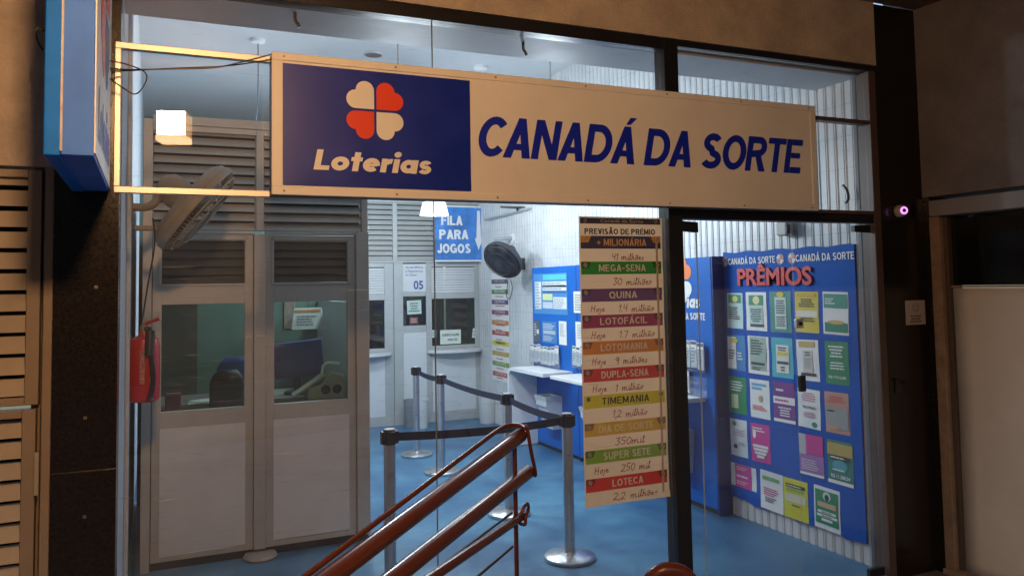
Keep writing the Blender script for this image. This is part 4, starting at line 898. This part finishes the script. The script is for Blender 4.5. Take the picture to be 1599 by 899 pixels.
# bins on the floor
def bucket(x, y, label, m, r=.115, h=.34):
    t = thing("waste_bin", (x, y, 0), label, "waste bin", "small white waste bins by the back counter")
    MB().lathe((x, y, 0), (0, 0, 1), [(r*.86, 0), (r*.9, .01), (r, h), (r*1.05, h+.004), (r*1.05, h+.018), (r*.96, h+.018), (r*.9, h-.02)], 28, cap=False).build("body", m, t, smooth=True)
    MB().lathe((x, y, .008), (0, 0, 1), [(.001, 0), (r*.85, .001)], 28).build("bottom", m, t)
BIN = mat("bin_white", (.60, .62, .62), .45, var=.08)
c = atz(757, 658, 0); bucket(c.x, c.y-.1, "round white waste bin by the ribbed wall at the back", BIN)
c = atz(659, 668, 0); bucket(c.x, c.y, "slim white waste bin beside the farthest queue post", BIN, .085, .34)
c = atz(646, 668, 0); bucket(c.x-.02, c.y+.06, "grey waste bin half hidden behind the farthest queue post", mat("bin_grey", (.22, .24, .26), .5), .085, .33)

# ------------------------------------------------------------------ right wall: fan, brackets, poster
c = atx(785, 406, 3.62)
make_fan(c, Vector((-.71, -.34, -.62)), .235, FANDARK, FANDARK, atx(816, 412, Xr-.012), "black caged fan on ribbed wall, tilted down over the queue", 96, 3)
c = atx(800, 372, Xr-.012)
wb = thing("wall_bracket", c, "pale empty bracket on ribbed wall above black fan", "bracket")
MB().lathe(c+Vector((.012, 0, 0)), (-1, 0, 0), [(.06, 0), (.06, .015), (.045, .02)], 20).build("plate", WHITE, wb, smooth=True)
MB().tube([c, c+Vector((-.22, .06, -.01))], .02, 10).build("arm", mat("bracket_grey", (.35, .38, .4), .4), wb, smooth=True)
c = atx(829, 326, Xr)
tb = thing("screen_arm", c, "metal ceiling arm with flat dark plate near the back corner", "bracket")
p_ = aty(757, 343, 9.6); q_ = atx(829, 326, Xr-.01)
MB().tube([p_, q_], .014, 8).build("arm", mat("bracket_grey", (.35, .38, .4), .4), tb, smooth=True)
m_ = p_.lerp(q_, .72)
MB().obox(m_+Vector((-.03, -.05, .05)), (.86, -.5, -.06), (.5, .86, 0), (0, 0, 1), .19, .07, .008).build("plate", BLACKP, tb, bevel=.003)
MB().tube([m_, m_+Vector((0, -.02, .04))], .012, 8).build("pin", BLACKP, tb)
cable("cable", [atx(793, 440, Xr-.02), atx(791, 462, Xr-.04), atx(796, 466, Xr-.03), atx(800, 450, Xr-.03), atx(797, 436, Xr-.05)], .005, "black fan flex looping down the ribbed wall")
cable("cable", [atx(1316, 290, 3.985), atx(1322, 298, 3.98), atx(1324, 310, 3.98), atx(1320, 316, 3.985)], .012, "torn black cable stub on ribbed wall above the door")
tag(MB().box(Xr-.03, Xr-.002, 3.612, 3.65, 0.0, 3.016).build("pipe_cover", mat("pipe_dark", (.10, .12, .14), .5), bevel=.008), "dark vertical trunking on ribbed wall just inside the jamb", "trunking")
c = atx(1226, 357, Xr-.04)
se = thing("motion_sensor", c, "small beige sensor on ribbed wall above the prize board", "sensor")
MB().obox(c, (1,0,0), (0,1,0), (0,0,1), .038, .05, .05).build("case", mat("sensor_beige", (.42, .40, .36), .5), se, bevel=.012)
MB().obox(c+Vector((-.02, -.054, -.005)), (1,0,0), (0,1,0), (0,0,1), .022, .006, .03).build("window", BLACKP, se, bevel=.003)
# long price poster on the wall
a_ = atx(769.5, 592, Xr); b_ = atx(794, 426, Xr)
f_ = right(a_.y, a_.z, Xr-.001); W_ = a_.y-b_.y; H_ = b_.z-a_.z
wp = thing("wall_price_list", (Xr, (a_.y+b_.y)/2, a_.z), "narrow prize list with coloured strips on far ribbed wall", "price list")
s = MB(); fbox(s, f_, 0, 0, W_, H_, 0, .0015); s.build("sheet", PAPER, wp)
for i, (nm, y0, col, tc_, amt, *_r) in enumerate([("+ MILIONÁRIA", 0, (.07,.06,.16), (.6,.5,.5), "")] + rows):
    z1 = H_*(1-.055-i*.0955); z0 = z1-H_*.042
    s = MB(); fbox(s, f_, .015, z0, W_-.015, z1, .0015, .003); s = s.build("game_strip", paint(tuple(c_*.8+.06 for c_ in col)), wp)
    t = MB(); ftext(t, f_, nm, W_*.2, z0+.018, W_*.6, .035, .005, off=.01); t.build("lettering", paint(tuple(c_*.9 for c_ in tc_)), s)
s = MB(); scribble(s, f_, W_*.25, .02, W_*.8, H_*.95, 21, .0022, 9, .18); s.build("handwriting", INK, wp)

# ------------------------------------------------------------------ blue betting kiosks
XK = 3.90
def slips(f_, x0, z0, n_, w_, h_, parent, seed):
    rnd = random.Random(seed)
    for i in range(n_):
        s = MB(); a0 = x0+i*w_; dz = rnd.uniform(-.01, .02); fbox(s, f_, a0, z0+dz, a0+w_*.88, z0+h_+dz, .03, .036); o = s.build("slip_stack", PAPER, parent)
        q = MB(); fquad(q, f_, a0+.004, z0+h_*.86+dz, a0+w_*.88-.004, z0+h_*.97+dz, .038); scribble(q, f_, a0+.008, z0+.04+dz, a0+w_*.82, z0+h_*.8+dz, 5, .038, seed+i, .3); q.build("print", paint(rnd.choice([(.1,.12,.2), (.3,.32,.36), (.12,.3,.2)])), o)
def kiosk(y0, y1, label, curved):
    t = thing("betting_kiosk", (XK, (y0+y1)/2, 0), label, "kiosk", "blue betting slip kiosks along the ribbed wall")
    box("panel", KIOSK, t, XK, Xr-.002, y1+.002, y0-.002, .04, 1.948, .004)
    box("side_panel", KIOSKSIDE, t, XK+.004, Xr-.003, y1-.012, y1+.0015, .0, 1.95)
    box("plinth", BLACKP, t, XK+.02, Xr-.004, y1+.004, y0-.004, 0, .0395)
    # shelf with a rounded far end that turns down to a leg
    yy0, yy1 = y0-.04, y1+.10; zt = .872; r_ = .10
    if curved:
        outer = [(yy1, zt), (yy0-r_, zt)] + [(yy0-r_+r_*math.sin(k_*math.pi/16), zt-r_+r_*math.cos(k_*math.pi/16)) for k_ in range(1, 9)] + [(yy0, .02)]
        inner = [(yy0-.035, .02)] + [(yy0-r_+(r_-.035)*math.sin((8-k_)*math.pi/16), zt-r_+(r_-.035)*math.cos((8-k_)*math.pi/16)) for k_ in range(0, 8)] + [(yy0-r_, zt-.035), (yy1, zt-.035)]
        poly = outer+inner
        mb = MB(); n_ = len(poly); no_ = len(outer)
        vs = [(X_, a_, b_) for X_ in (XK-.34, XK) for a_, b_ in poly]; fs = [(i, (i+1) % n_, n_+(i+1) % n_, n_+i) for i in range(n_)]
        for X_ in (0, 1):
            for i in range(no_-1): fs.append((X_*n_+i, X_*n_+i+1, X_*n_+n_-2-i, X_*n_+n_-1-i))
        mb.add(vs, fs).build("writing_shelf", WHITE, t)
    else:
        box("writing_shelf", WHITE, t, XK-.34, XK, yy1, yy0, zt-.035, zt, .006)
    return t
KF = right(0, 0, XK)          # u = -Y : a = -y
def kq(x, y): p = atx(x, y, XK); return -p.y, p.z
k1 = kiosk(8.13, 7.11, "blue betting kiosk with large info poster and curved white shelf, farthest back", True)
k2 = kiosk(7.10, 6.08, "middle blue betting kiosk, mostly hidden behind the hanging price list", False)
k3 = kiosk(6.0, 4.965, "near blue betting kiosk showing the white and orange clover emblem", False)
def waste_box(t, ya, z0, z1):
    q = MB(); w_ = .27
    top = [(XK-.20, ya), (XK-.20, ya-w_), (XK-.001, ya-w_), (XK-.001, ya)]; bot = [(XK-.10, ya-.03), (XK-.10, ya-w_+.03), (XK-.001, ya-w_+.03), (XK-.001, ya-.03)]
    ti = [(XK-.185, ya-.015), (XK-.185, ya-w_+.015), (XK-.016, ya-w_+.015), (XK-.016, ya-.015)]
    q.add([(a_, b_, z1) for a_, b_ in top]+[(a_, b_, z0) for a_, b_ in bot]+[(a_, b_, z1) for a_, b_ in ti]+[(a_, b_, z1-.10) for a_, b_ in ti],
          [(4,5,6,7)]+[(i, (i+1) % 4, 4+(i+1) % 4, 4+i) for i in range(4)]+[(i, (i+1) % 4, 8+(i+1) % 4, 8+i) for i in range(4)]+[(8+i, 8+(i+1) % 4, 12+(i+1) % 4, 12+i) for i in range(4)]+[(12,13,14,15)])
    q.build("waste_box", BIN, t)
waste_box(k1, 7.72, .26, .60); waste_box(k2, 6.75, .26, .60); waste_box(k3, 5.50, .26, .60)
# kiosk 1 notices
def kposter(t, x0, y0, x1, y1, bg, nm, parts, seed):
    a0, b1 = kq(x0, y0); a1, b0 = kq(x1, y1); s = MB(); fbox(s, KF, a0, b0, a1, b1, .001, .004); s = s.build(nm, bg, t); W_ = a1-a0; H_ = b1-b0
    for n_, col, u0, v0, u1, v1, rws in parts:
        q = MB()
        if rws: scribble(q, KF, a0+W_*u0, b0+H_*v0, a0+W_*u1, b0+H_*v1, rws, .0062, seed+rws, .5)
        else: fquad(q, KF, a0+W_*u0, b0+H_*v0, a0+W_*u1, b0+H_*v1, .0052)
        q.build(n_, paint(col), s)
    return s
kposter(k1, 833.5, 428, 887, 492, paint((.06, .25, .55)), "info_poster", [("header", (.10,.55,.55), .3, .84, .98, .97, 0), ("text_block", (.68,.72,.75), .04, .12, .24, .80, 0), ("text_block", (.70,.76,.78), .28, .58, .98, .80, 0),
    ("text_block", (.62,.70,.35), .28, .34, .58, .50, 0), ("text_block", (.74,.76,.76), .60, .14, .98, .42, 0), ("band", (.10,.3,.42), .28, .66, .98, .70, 0), ("band", (.05,.12,.35), .28, .52, .98, .57, 0), ("text_block", (.55,.6,.68), .28, .14, .58, .30, 0),
    ("print", (.3,.35,.4), .05, .14, .23, .78, 9), ("print", (.3,.35,.4), .62, .16, .96, .40, 5), ("print", (.2,.25,.3), .3, .60, .96, .78, 4)], 30)
kposter(k1, 833.5, 500, 844, 535, paint((.10, .11, .14)), "leaflet", [("print", (.55,.6,.6), .15, .3, .5, .9, 5), ("text_block", (.7,.72,.7), .5, .4, .85, .6, 0)], 31)
kposter(k1, 847, 501, 870, 537, paint((.06, .22, .50)), "leaflet", [("band", (.45,.5,.55), .08, .42, .92, .58, 0), ("print", (.6,.7,.8), .08, .62, .92, .92, 4), ("print", (.6,.65,.7), .08, .08, .8, .36, 4)], 32)
kposter(k1, 873, 501, 885.5, 539, PAPER, "leaflet", [("print", (.4,.42,.45), .15, .35, .85, .92, 6)], 33)
a0, b0 = kq(832, 566); slips(KF, a0+.02, b0+.02, 8, .085, .19, k1, 50)
s = MB(); fbox(s, KF, a0, b0, a0+.74, b0+.15, .045, .049); fbox(s, KF, a0, b0-.004, a0+.74, b0, .002, .049); s.build("slip_holder", ACRYL, k1)
kposter(k2, 896, 455, 915, 489, PAPER, "leaflet", [("print", (.3,.3,.3), .1, .1, .8, .9, 7)], 34)
kposter(k2, 899, 502, 918, 545, PAPER, "leaflet", [("print", (.4,.42,.45), .15, .35, .85, .92, 6)], 35)
a0, b0 = kq(899, 572); slips(KF, a0, b0+.02, 8, .085, .19, k2, 60)
s = MB(); fbox(s, KF, a0, b0, a0+.74, b0+.15, .045, .049); fbox(s, KF, a0, b0-.004, a0+.74, b0, .002, .049); s.build("slip_holder", ACRYL, k2)
# kiosk 3 emblem and words
a0, b0 = kq(1058, 438); clover(KF, a0, b0, .060, k3, WHITE, mat("petal_orange", (.80, .20, .04), .4), .003)
aE, bE = kq(1095, 481); aS, bS = kq(1102, 500)
t = MB(); signtext(t, KF, "Loterias", aE-.50, bE, .50, .105, .003, .25, .16, .05); t.build("lettering", WHITE, k3)
t = MB(); signtext(t, KF, "CANADÁ DA SORTE", aS-.55, bS, .55, .055, .003, .2, 0, .06); t.build("lettering", WHITE, k3)
a0, b0 = kq(1060, 572); slips(KF, a0-.30, b0+.0, 8, .085, .21, k3, 70)
s = MB(); fbox(s, KF, a0-.32, b0-.01, a0+.40, b0+.16, .045, .049); fbox(s, KF, a0-.32, b0-.014, a0+.40, b0-.01, .002, .049)
fbox(s, KF, a0-.1, b0-.20, a0+.42, b0-.05, .05, .054); fbox(s, KF, a0-.1, b0-.204, a0+.42, b0-.2, .002, .054); s.build("slip_holder", ACRYL, k3)
s = MB(); fbox(s, KF, a0-.05, b0-.19, a0+.17, b0-.02, .02, .03); s.build("slip_stack", PAPER, k3)

# ------------------------------------------------------------------ prize board
XP = 4.012
BF = right(0, 0, XP)
def bq(x, y, X=XP): p = atx(x, y, X); return -p.y, p.z
pbd = thing("prize_board", (XP, 4.35, .1), "blue prize board reading PRÊMIOS covered with posters on ribbed wall", "board")
a0 = -4.955; a1 = -3.69; zb0, zb1 = .135, 1.975
s = MB(); n_ = 24
pts = [(a0+(a1-a0)*i/n_, zb0+.012*math.sin(i*.8)+.006*math.sin(i*2.3)) for i in range(n_+1)] + [(a1-(a1-a0)*i/n_, zb1+.006*math.sin(i*1.1)) for i in range(n_+1)]
s.prism(pts, BF.o, BF.u, BF.v, -BF.n, .016); s.build("panel", BOARD, pbd)
for xa, xb, ya in ((1137.5, 1211, 412.5), (1243, 1334.5, 407.5)):
    q0, w0 = bq(xa, ya); q1, w1 = bq(xb, ya-4)
    t = MB(); signtext(t, BF, "CANADÁ DA SORTE", q0, w0-.005, q1-q0, .048, .003, .17, 0, .09); t.build("lettering", WHITE, pbd)
for xa, ya in ((1132, 409), (1218.5, 404.5), (1237, 403)):
    q0, w0 = bq(xa, ya)
    d_ = MB(); fpoly(d_, BF, [(q0+.040*math.cos(k_*math.pi/12), w0+.040*math.sin(k_*math.pi/12)) for k_ in range(24)], .002); d_ = d_.build("round_mark", paint((.10, .16, .42)), pbd)
    clover(BF, q0, w0, .0105, d_, paint((.7, .65, .66)), paint((.62, .22, .12)), .0035)
q0, w0 = bq(1154, 446); q1, w1 = bq(1270, 444.5)
t = MB(); ftext(t, BF, "PRÊMIOS", q0, w0, q1-q0, .125, .002, off=.03, ext=.006); t.build("red_letters", mat("letter_red", (.62, .035, .03), .4, var=.15), pbd)

W = (.76, .78, .77)
def prize(px, bg, label, parts, texts=(), seed=0):
    a_, b1 = bq(px[0], px[1]); a2, b_ = bq(px[2], px[3]); W_ = a2-a_
    # every sheet is a little tilted, like the taped originals
    b1 = (b1); H_ = b1-b_
    tl = random.uniform(-.022, .022)
    f_ = Fr(BF.p(a_, b_, 0), BF.u+BF.v*tl, BF.v-BF.u*tl, BF.n)
    t = thing("prize_poster", BF.p(a_+W_/2, b_, 0), label, "poster", "prize posters on the blue board")
    s = MB(); n_ = 6
    vs = [f_.p(W_*i/2, H_*j/n_, .0016+.0012*math.sin(j*1.3+seed)*(1 if i != 1 else .3)) for j in range(n_+1) for i in range(3)]
    s.add(vs, [(j*3+i, j*3+i+1, j*3+i+4, j*3+i+3) for j in range(n_) for i in (0, 1)])
    o = s.build("sheet", paint(bg), t); so_ = o.modifiers.new("solid", 'SOLIDIFY'); so_.thickness = .0008
    l = .0042
    for n2, col, u0, v0, u1, v1, rws in parts:
        q = MB()
        if rws: scribble(q, f_, W_*u0, H_*v0, W_*u1, H_*v1, abs(rws), l+.0006, seed*7+abs(rws), .52, 'c' if rws < 0 else 'l')
        elif n2 == "picture": fpoly(q, f_, [(W_*(u0+u1)/2+W_*(u1-u0)/2*math.cos(k_*math.pi/9), H_*(v0+v1)/2+H_*(v1-v0)/2*math.sin(k_*math.pi/9)) for k_ in range(18)], l)
        else: fquad(q, f_, W_*u0, H_*v0, W_*u1, H_*v1, l)
        q.build(n2, paint(col), t); l += .00025
    for body, col, u0, v0, u1, h_ in texts:
        q = MB(); ftext(q, f_, body, W_*u0, H_*v0, W_*(u1-u0), H_*h_, l+.0008, off=.02); q.build("lettering", paint(col), t)
    return t
G = (.03, .26, .15); TEAL = (.05, .25, .22); DK = (.04, .05, .07); PINK = (.55, .05, .28); PURP = (.17, .04, .24); YEL = (.66, .52, .05); CY = (.06, .42, .52)
prize((1135, 457, 1161, 513), (.50, .68, .68), "pale teal ticket poster at the top left corner of the prize board",
      [("header", G, .1, .72, .9, .95, 0), ("picture", (.7, .66, .2), .35, .74, .7, .92, 0), ("print", DK, .1, .25, .9, .62, 6)], seed=1)
prize((1164.5, 456, 1198.5, 517), W, "white poster with green header and yellow cross, second in the top row",
      [("header", G, .15, .66, .85, .92, 0), ("picture", (.72, .7, .35), .35, .68, .68, .90, 0), ("ticket", (.42, .62, .58), .18, .12, .82, .64, 0), ("print", DK, .22, .22, .78, .58, -6), ("band", DK, .2, .1, .85, .17, 0)], seed=2)
prize((1201.5, 455, 1237, 520), TEAL, "dark green poster with pale ticket strip, centre of the top row",
      [("ticket", (.50, .66, .64), .25, .08, .78, .86, 0), ("picture", YEL, .35, .86, .7, .99, 0), ("print", DK, .3, .45, .74, .8, -6), ("print", DK, .3, .14, .74, .4, -5)], seed=3)
prize((1240.5, 455, 1279.5, 520), YEL, "yellow poster with torn white band, fourth in the top row",
      [("band", (.74, .72, .60), .05, .38, .95, .54, 0), ("print", DK, .15, .62, .85, .84, -4), ("print", DK, .18, .26, .82, .38, -2), ("header", (.58, .42, .02), .1, .88, .9, .97, 0)], seed=4)
prize((1283.5, 455, 1326, 523), W, "white poster with green top and green base, right end of top row",
      [("header", (.03, .28, .20), .05, .62, .96, .95, 0), ("base", (.02, .22, .13), .08, .06, .96, .28, 0), ("picture", (.6, .42, .14), .2, .24, .85, .34, 0), ("print", W, .1, .7, .5, .86, 3)], seed=5)
prize((1135.5, 522, 1165, 580), (.05, .22, .50), "blue poster with white left half, left end of second row",
      [("ticket", W, .03, .05, .5, .95, 0), ("picture", YEL, .2, .78, .62, .92, 0), ("print", DK, .08, .3, .46, .6, 4), ("print", W, .58, .3, .9, .55, 3)], seed=6)
prize((1167.5, 523.5, 1202, 586), W, "white poster with grey green receipt and black bar, second row",
      [("ticket", (.33, .45, .40), .1, .1, .88, .98, 0), ("print", DK, .15, .5, .8, .92, 6), ("band", DK, .15, .24, .8, .31, 0), ("print", DK, .2, .1, .8, .2, 3)], seed=7)
prize((1204.5, 526, 1240, 592), CY, "cyan poster with framed pale ticket, centre of the second row",
      [("ticket", (.66, .70, .64), .22, .12, .82, .82, 0), ("band", YEL, .28, .55, .78, .64, 0), ("print", DK, .28, .66, .76, .78, -2), ("band", DK, .26, .34, .8, .41, 0), ("print", DK, .4, .16, .64, .3, -2)], seed=8)
prize((1244, 529.5, 1281, 597), W, "cream white poster with golden ribbons, fourth in second row",
      [("header", (.55, .42, .15), .12, .82, .85, .96, 0), ("ticket", (.62, .60, .55), .28, .2, .72, .74, 0), ("print", DK, .36, .6, .66, .72, -2), ("print", (.4, .38, .35), .32, .3, .7, .56, -5), ("band", DK, .18, .12, .86, .19, 0)], seed=9)
prize((1288, 532, 1327.5, 603), (.02, .23, .10), "solid green poster with large white amount, right end of second row",
      [("print", W, .15, .62, .85, .92, -4), ("print", W, .15, .34, .88, .54, -3)], [("R$ 7.916,08", W, .14, .14, .86, .06)], seed=10)
prize((1137.5, 586, 1167, 648), (.02, .25, .10), "green poster with pale slip, left end of third row",
      [("ticket", (.55, .62, .42), .15, .14, .55, .52, 0), ("print", W, .15, .6, .9, .9, 4)], seed=11)
prize((1171, 590.5, 1203.5, 656), W, "white poster with blue title and red base line, third row",
      [("header", (.12, .40, .62), .1, .84, .85, .9, 0), ("header", (.12, .40, .62), .1, .74, .6, .80, 0), ("picture", (.5, .35, .15), .45, .42, .65, .60, 0), ("print", (.65, .08, .06), .12, .2, .9, .34, 3)], seed=12)
prize((1207.5, 595, 1243.5, 663), PURP, "purple poster with slanted white band, centre of the third row",
      [("band", W, .0, .46, 1.0, .64, 0), ("print", PINK, .08, .5, .9, .6, 1), ("print", W, .2, .14, .85, .4, -4), ("print", W, .15, .76, .6, .86, 1), ("footer", W, .0, .0, 1, .08, 0)], seed=13)
prize((1245, 604, 1282, 671), W, "white poster with amount R$ 540,81, fourth in third row",
      [("print", (.55, .25, .35), .15, .68, .85, .92, -4), ("print", (.55, .25, .4), .2, .26, .85, .42, -4), ("picture", G, .62, .04, .86, .18, 0)], [("R$ 540,81", (.10, .10, .12), .24, .50, .80, .07)], seed=14)
prize((1288, 610, 1328.5, 681), (.50, .27, .21), "salmon and grey poster, right end of third row",
      [("band", (.30, .32, .32), .05, .1, .95, .62, 0), ("print", (.62, .12, .10), .1, .74, .9, .92, -3), ("print", DK, .1, .5, .45, .58, 1), ("footer", (.55, .30, .20), .1, .08, .5, .18, 0)], seed=15)
prize((1140.5, 652, 1168.5, 716), (.66, .70, .72), "plain white poster with round dark stamp, left end of fourth row",
      [("picture", (.03, .05, .09), .18, .20, .42, .32, 0), ("picture", (.1, .3, .25), .15, .82, .4, .94, 0), ("print", (.3, .35, .4), .5, .3, .95, .4, 2), ("print", (.5, .4, .5), .2, .55, .9, .75, 3)], seed=16)
prize((1172.5, 659, 1204.5, 726), PINK, "magenta poster with stacked white captions in fourth row",
      [("print", W, .12, .78, .9, .92, 2), ("picture", W, .12, .6, .3, .84, 0), ("band", W, .1, .38, .9, .45, 0), ("band", W, .14, .29, .86, .36, 0), ("band", W, .2, .2, .8, .27, 0), ("band", W, .3, .11, .7, .18, 0)], seed=17)
prize((1248, 675, 1288, 748), (.33, .16, .42), "violet and grey poster with pale lower half in fourth row",
      [("band", (.45, .45, .48), .0, .5, .3, 1.0, 0), ("band", PINK, .3, .52, 1, 1.0, 0), ("print", (.6, .55, .62), .1, .12, .9, .4, 5), ("footer", W, .0, .0, 1, .06, 0)], seed=18)
prize((1291.5, 684, 1334, 762), (.04, .20, .17), "gold and dark teal poster with white amount, right end of fourth row",
      [("header", (.45, .36, .10), .0, .66, 1, .94, 0), ("footer", W, .0, .0, 1, .08, 0), ("band", DK, .1, .55, .85, .66, 0), ("picture", (.08, .35, .42), .2, .3, .8, .56, 0), ("print", (.85, .8, .6), .14, .58, .8, .64, 1), ("print", W, .2, .3, .8, .36, 1)], [("R$ 11.288,54", W, .14, .14, .88, .08)], seed=19)
prize((1141.5, 720, 1182, 768), W, "wide magenta and white poster at the bottom left of the board",
      [("band", PINK, .18, .0, .82, 1, 0), ("print", W, .24, .42, .78, .56, 1), ("print", (.75, .5, .6), .24, .74, .76, .92, 2), ("print", (.75, .5, .6), .24, .12, .76, .3, 2)], seed=20)
prize((1186.5, 731, 1224, 803), W, "white poster with green title and pink text in bottom row",
      [("header", (.16, .42, .14), .1, .76, .85, .86, 0), ("print", PINK, .15, .36, .85, .58, 4), ("print", DK, .22, .2, .75, .34, 3)], seed=21)
prize((1223, 743, 1263.5, 818), (.62, .58, .05), "bright yellow poster with pale middle band in bottom row",
      [("band", (.62, .60, .45), .08, .42, .92, .62, 0), ("header", (.25, .42, .12), .15, .68, .85, .76, 0), ("band", DK, .12, .78, .9, .87, 0), ("print", (.8, .75, .3), .16, .80, .86, .85, 1), ("print", DK, .35, .32, .75, .38, 1)], seed=22)
prize((1270, 754.5, 1313, 834), W, "green poster with round portrait and white captions, bottom right",
      [("background", (.02, .24, .12), .06, .12, .94, .92, 0), ("picture", (.60, .66, .62), .36, .68, .66, .90, 0), ("picture", (.03, .04, .05), .43, .68, .60, .84, 0), ("band", (.60, .42, .24), .15, .52, .85, .64, 0), ("band", W, .15, .38, .85, .44, 0), ("band", W, .12, .29, .9, .35, 0), ("band", W, .3, .20, .72, .26, 0), ("print", DK, .2, .30, .82, .34, -1), ("print", DK, .2, .39, .82, .43, -1)], seed=23)

# ------------------------------------------------------------------ pendant lamps and ceiling fittings
COOL = (.80, .91, 1.0)
SHADE = emit("pendant_glow", (.9, .96, 1.0), 3.2); BULB = emit("bulb_glow", (.92, .97, 1.0), 14)
def pendant(x, y, z, label, watts):
    t = thing("pendant_lamp", (x, y, z), label, "lamp", "white pendant lamps of the shop")
    MB().lathe((x, y, CEILZ-.03), (0, 0, 1), [(.02, -.01), (.07, 0), (.075, .02), (.075, .03)], 20).build("ceiling_rose", WHITE, t, smooth=True)
    MB().tube([(x, y, z+.16), (x, y, CEILZ-.02)], .006, 8).build("rod", ALU, t, smooth=True)
    MB().lathe((x, y, z), (0, 0, 1), [(.135, 0), (.132, .0), (.105, .115), (.05, .135), (.02, .17)], 28, cap=False).build("lamp_shade", SHADE, t, smooth=True)
    MB().lathe((x, y, z-.01), (0, 0, 1), [(.004, 0), (.04, .012), (.05, .04), (.035, .075)], 16).build("bulb", BULB, t, smooth=True)
    l = bpy.data.lights.new("pendant_light", 'POINT'); l.energy = watts; l.color = COOL; l.shadow_soft_size = .10
    o = bpy.data.objects.new("pendant_light", l); C.collection.objects.link(o); o.location = (0, 0, -.13); o.parent = t
c = aty(678, 336, 7.0); pendant(c.x, c.y, c.z, "lit white pendant lamp just under the wide sign, before the louvers", PENDANT)
c = atz(750, 104, CEILZ); pendant(c.x, c.y, 2.75, "white pendant lamp on thin rod right of the first, hidden low by the sign", 16)
pendant(1.95, 8.0, 2.86, "added white pendant lamp brightening the back counter, unseen behind the sign", 76)  # unseen lamp, added to light the back counter front
pendant(1.85, 6.35, 2.80, "added white pendant lamp filling the shop beside the booth end, unseen behind the sign", 62)  # another unseen lamp, added to even out the shop light
c = aty(859, 110, 5.85); pendant(c.x, c.y, 2.66, "white pendant lamp nearest the shop glass, its rod showing over the sign", 42)
c = atz(403, 62, CEILZ)
rs_ = thing("ceiling_rose", c, "ceiling rose with bare wire hanging down, its lamp missing", "ceiling fitting")
MB().lathe((c.x, c.y, CEILZ-.03), (0, 0, 1), [(.02, -.01), (.06, 0), (.065, .02), (.065, .03)], 20).build("plate", WHITE, rs_, smooth=True)
MB().tube(curve_pts([Vector((c.x, c.y, CEILZ-.02)), Vector((c.x, c.y, 3.6)), Vector((c.x-.02, c.y, 3.3)), Vector((c.x-.08, c.y, 3.0)), Vector((c.x-.06, c.y, 2.85))]), .006, 8).build("wire", mat("wire_grey", (.18, .2, .22), .5), rs_, smooth=True)
c = atz(583, 85, CEILZ)
dl_ = thing("downlight", (c.x, c.y, CEILZ-.02), "unlit round recessed downlight in the ceiling above the wide sign", "ceiling fitting")
MB().lathe((c.x, c.y, CEILZ-.012), (0, 0, 1), [(.085, 0), (.10, .012)], 24, cap=False).build("ring", ALU, dl_, smooth=True)
MB().lathe((c.x, c.y, CEILZ-.010), (0, 0, 1), [(.084, 0), (.03, .004)], 24).build("reflector", mat("reflector_dark", (.14, .14, .14), .4), dl_, smooth=True)
for px, lb in (((461, 20), "small bare hook under the soffit, left of the glass seam"), ((817, 67), "small dark hook under the soffit, right of the glass seam")):
    c = atz(*px, 3.017); tag(MB().tube(curve_pts([Vector((c.x, c.y, 3.03)), Vector((c.x, c.y, 2.985)), Vector((c.x+.012, c.y, 2.965)), Vector((c.x+.018, c.y, 2.95))]), .008, 8).build("hook", BLACKP, smooth=True), lb, "hook")
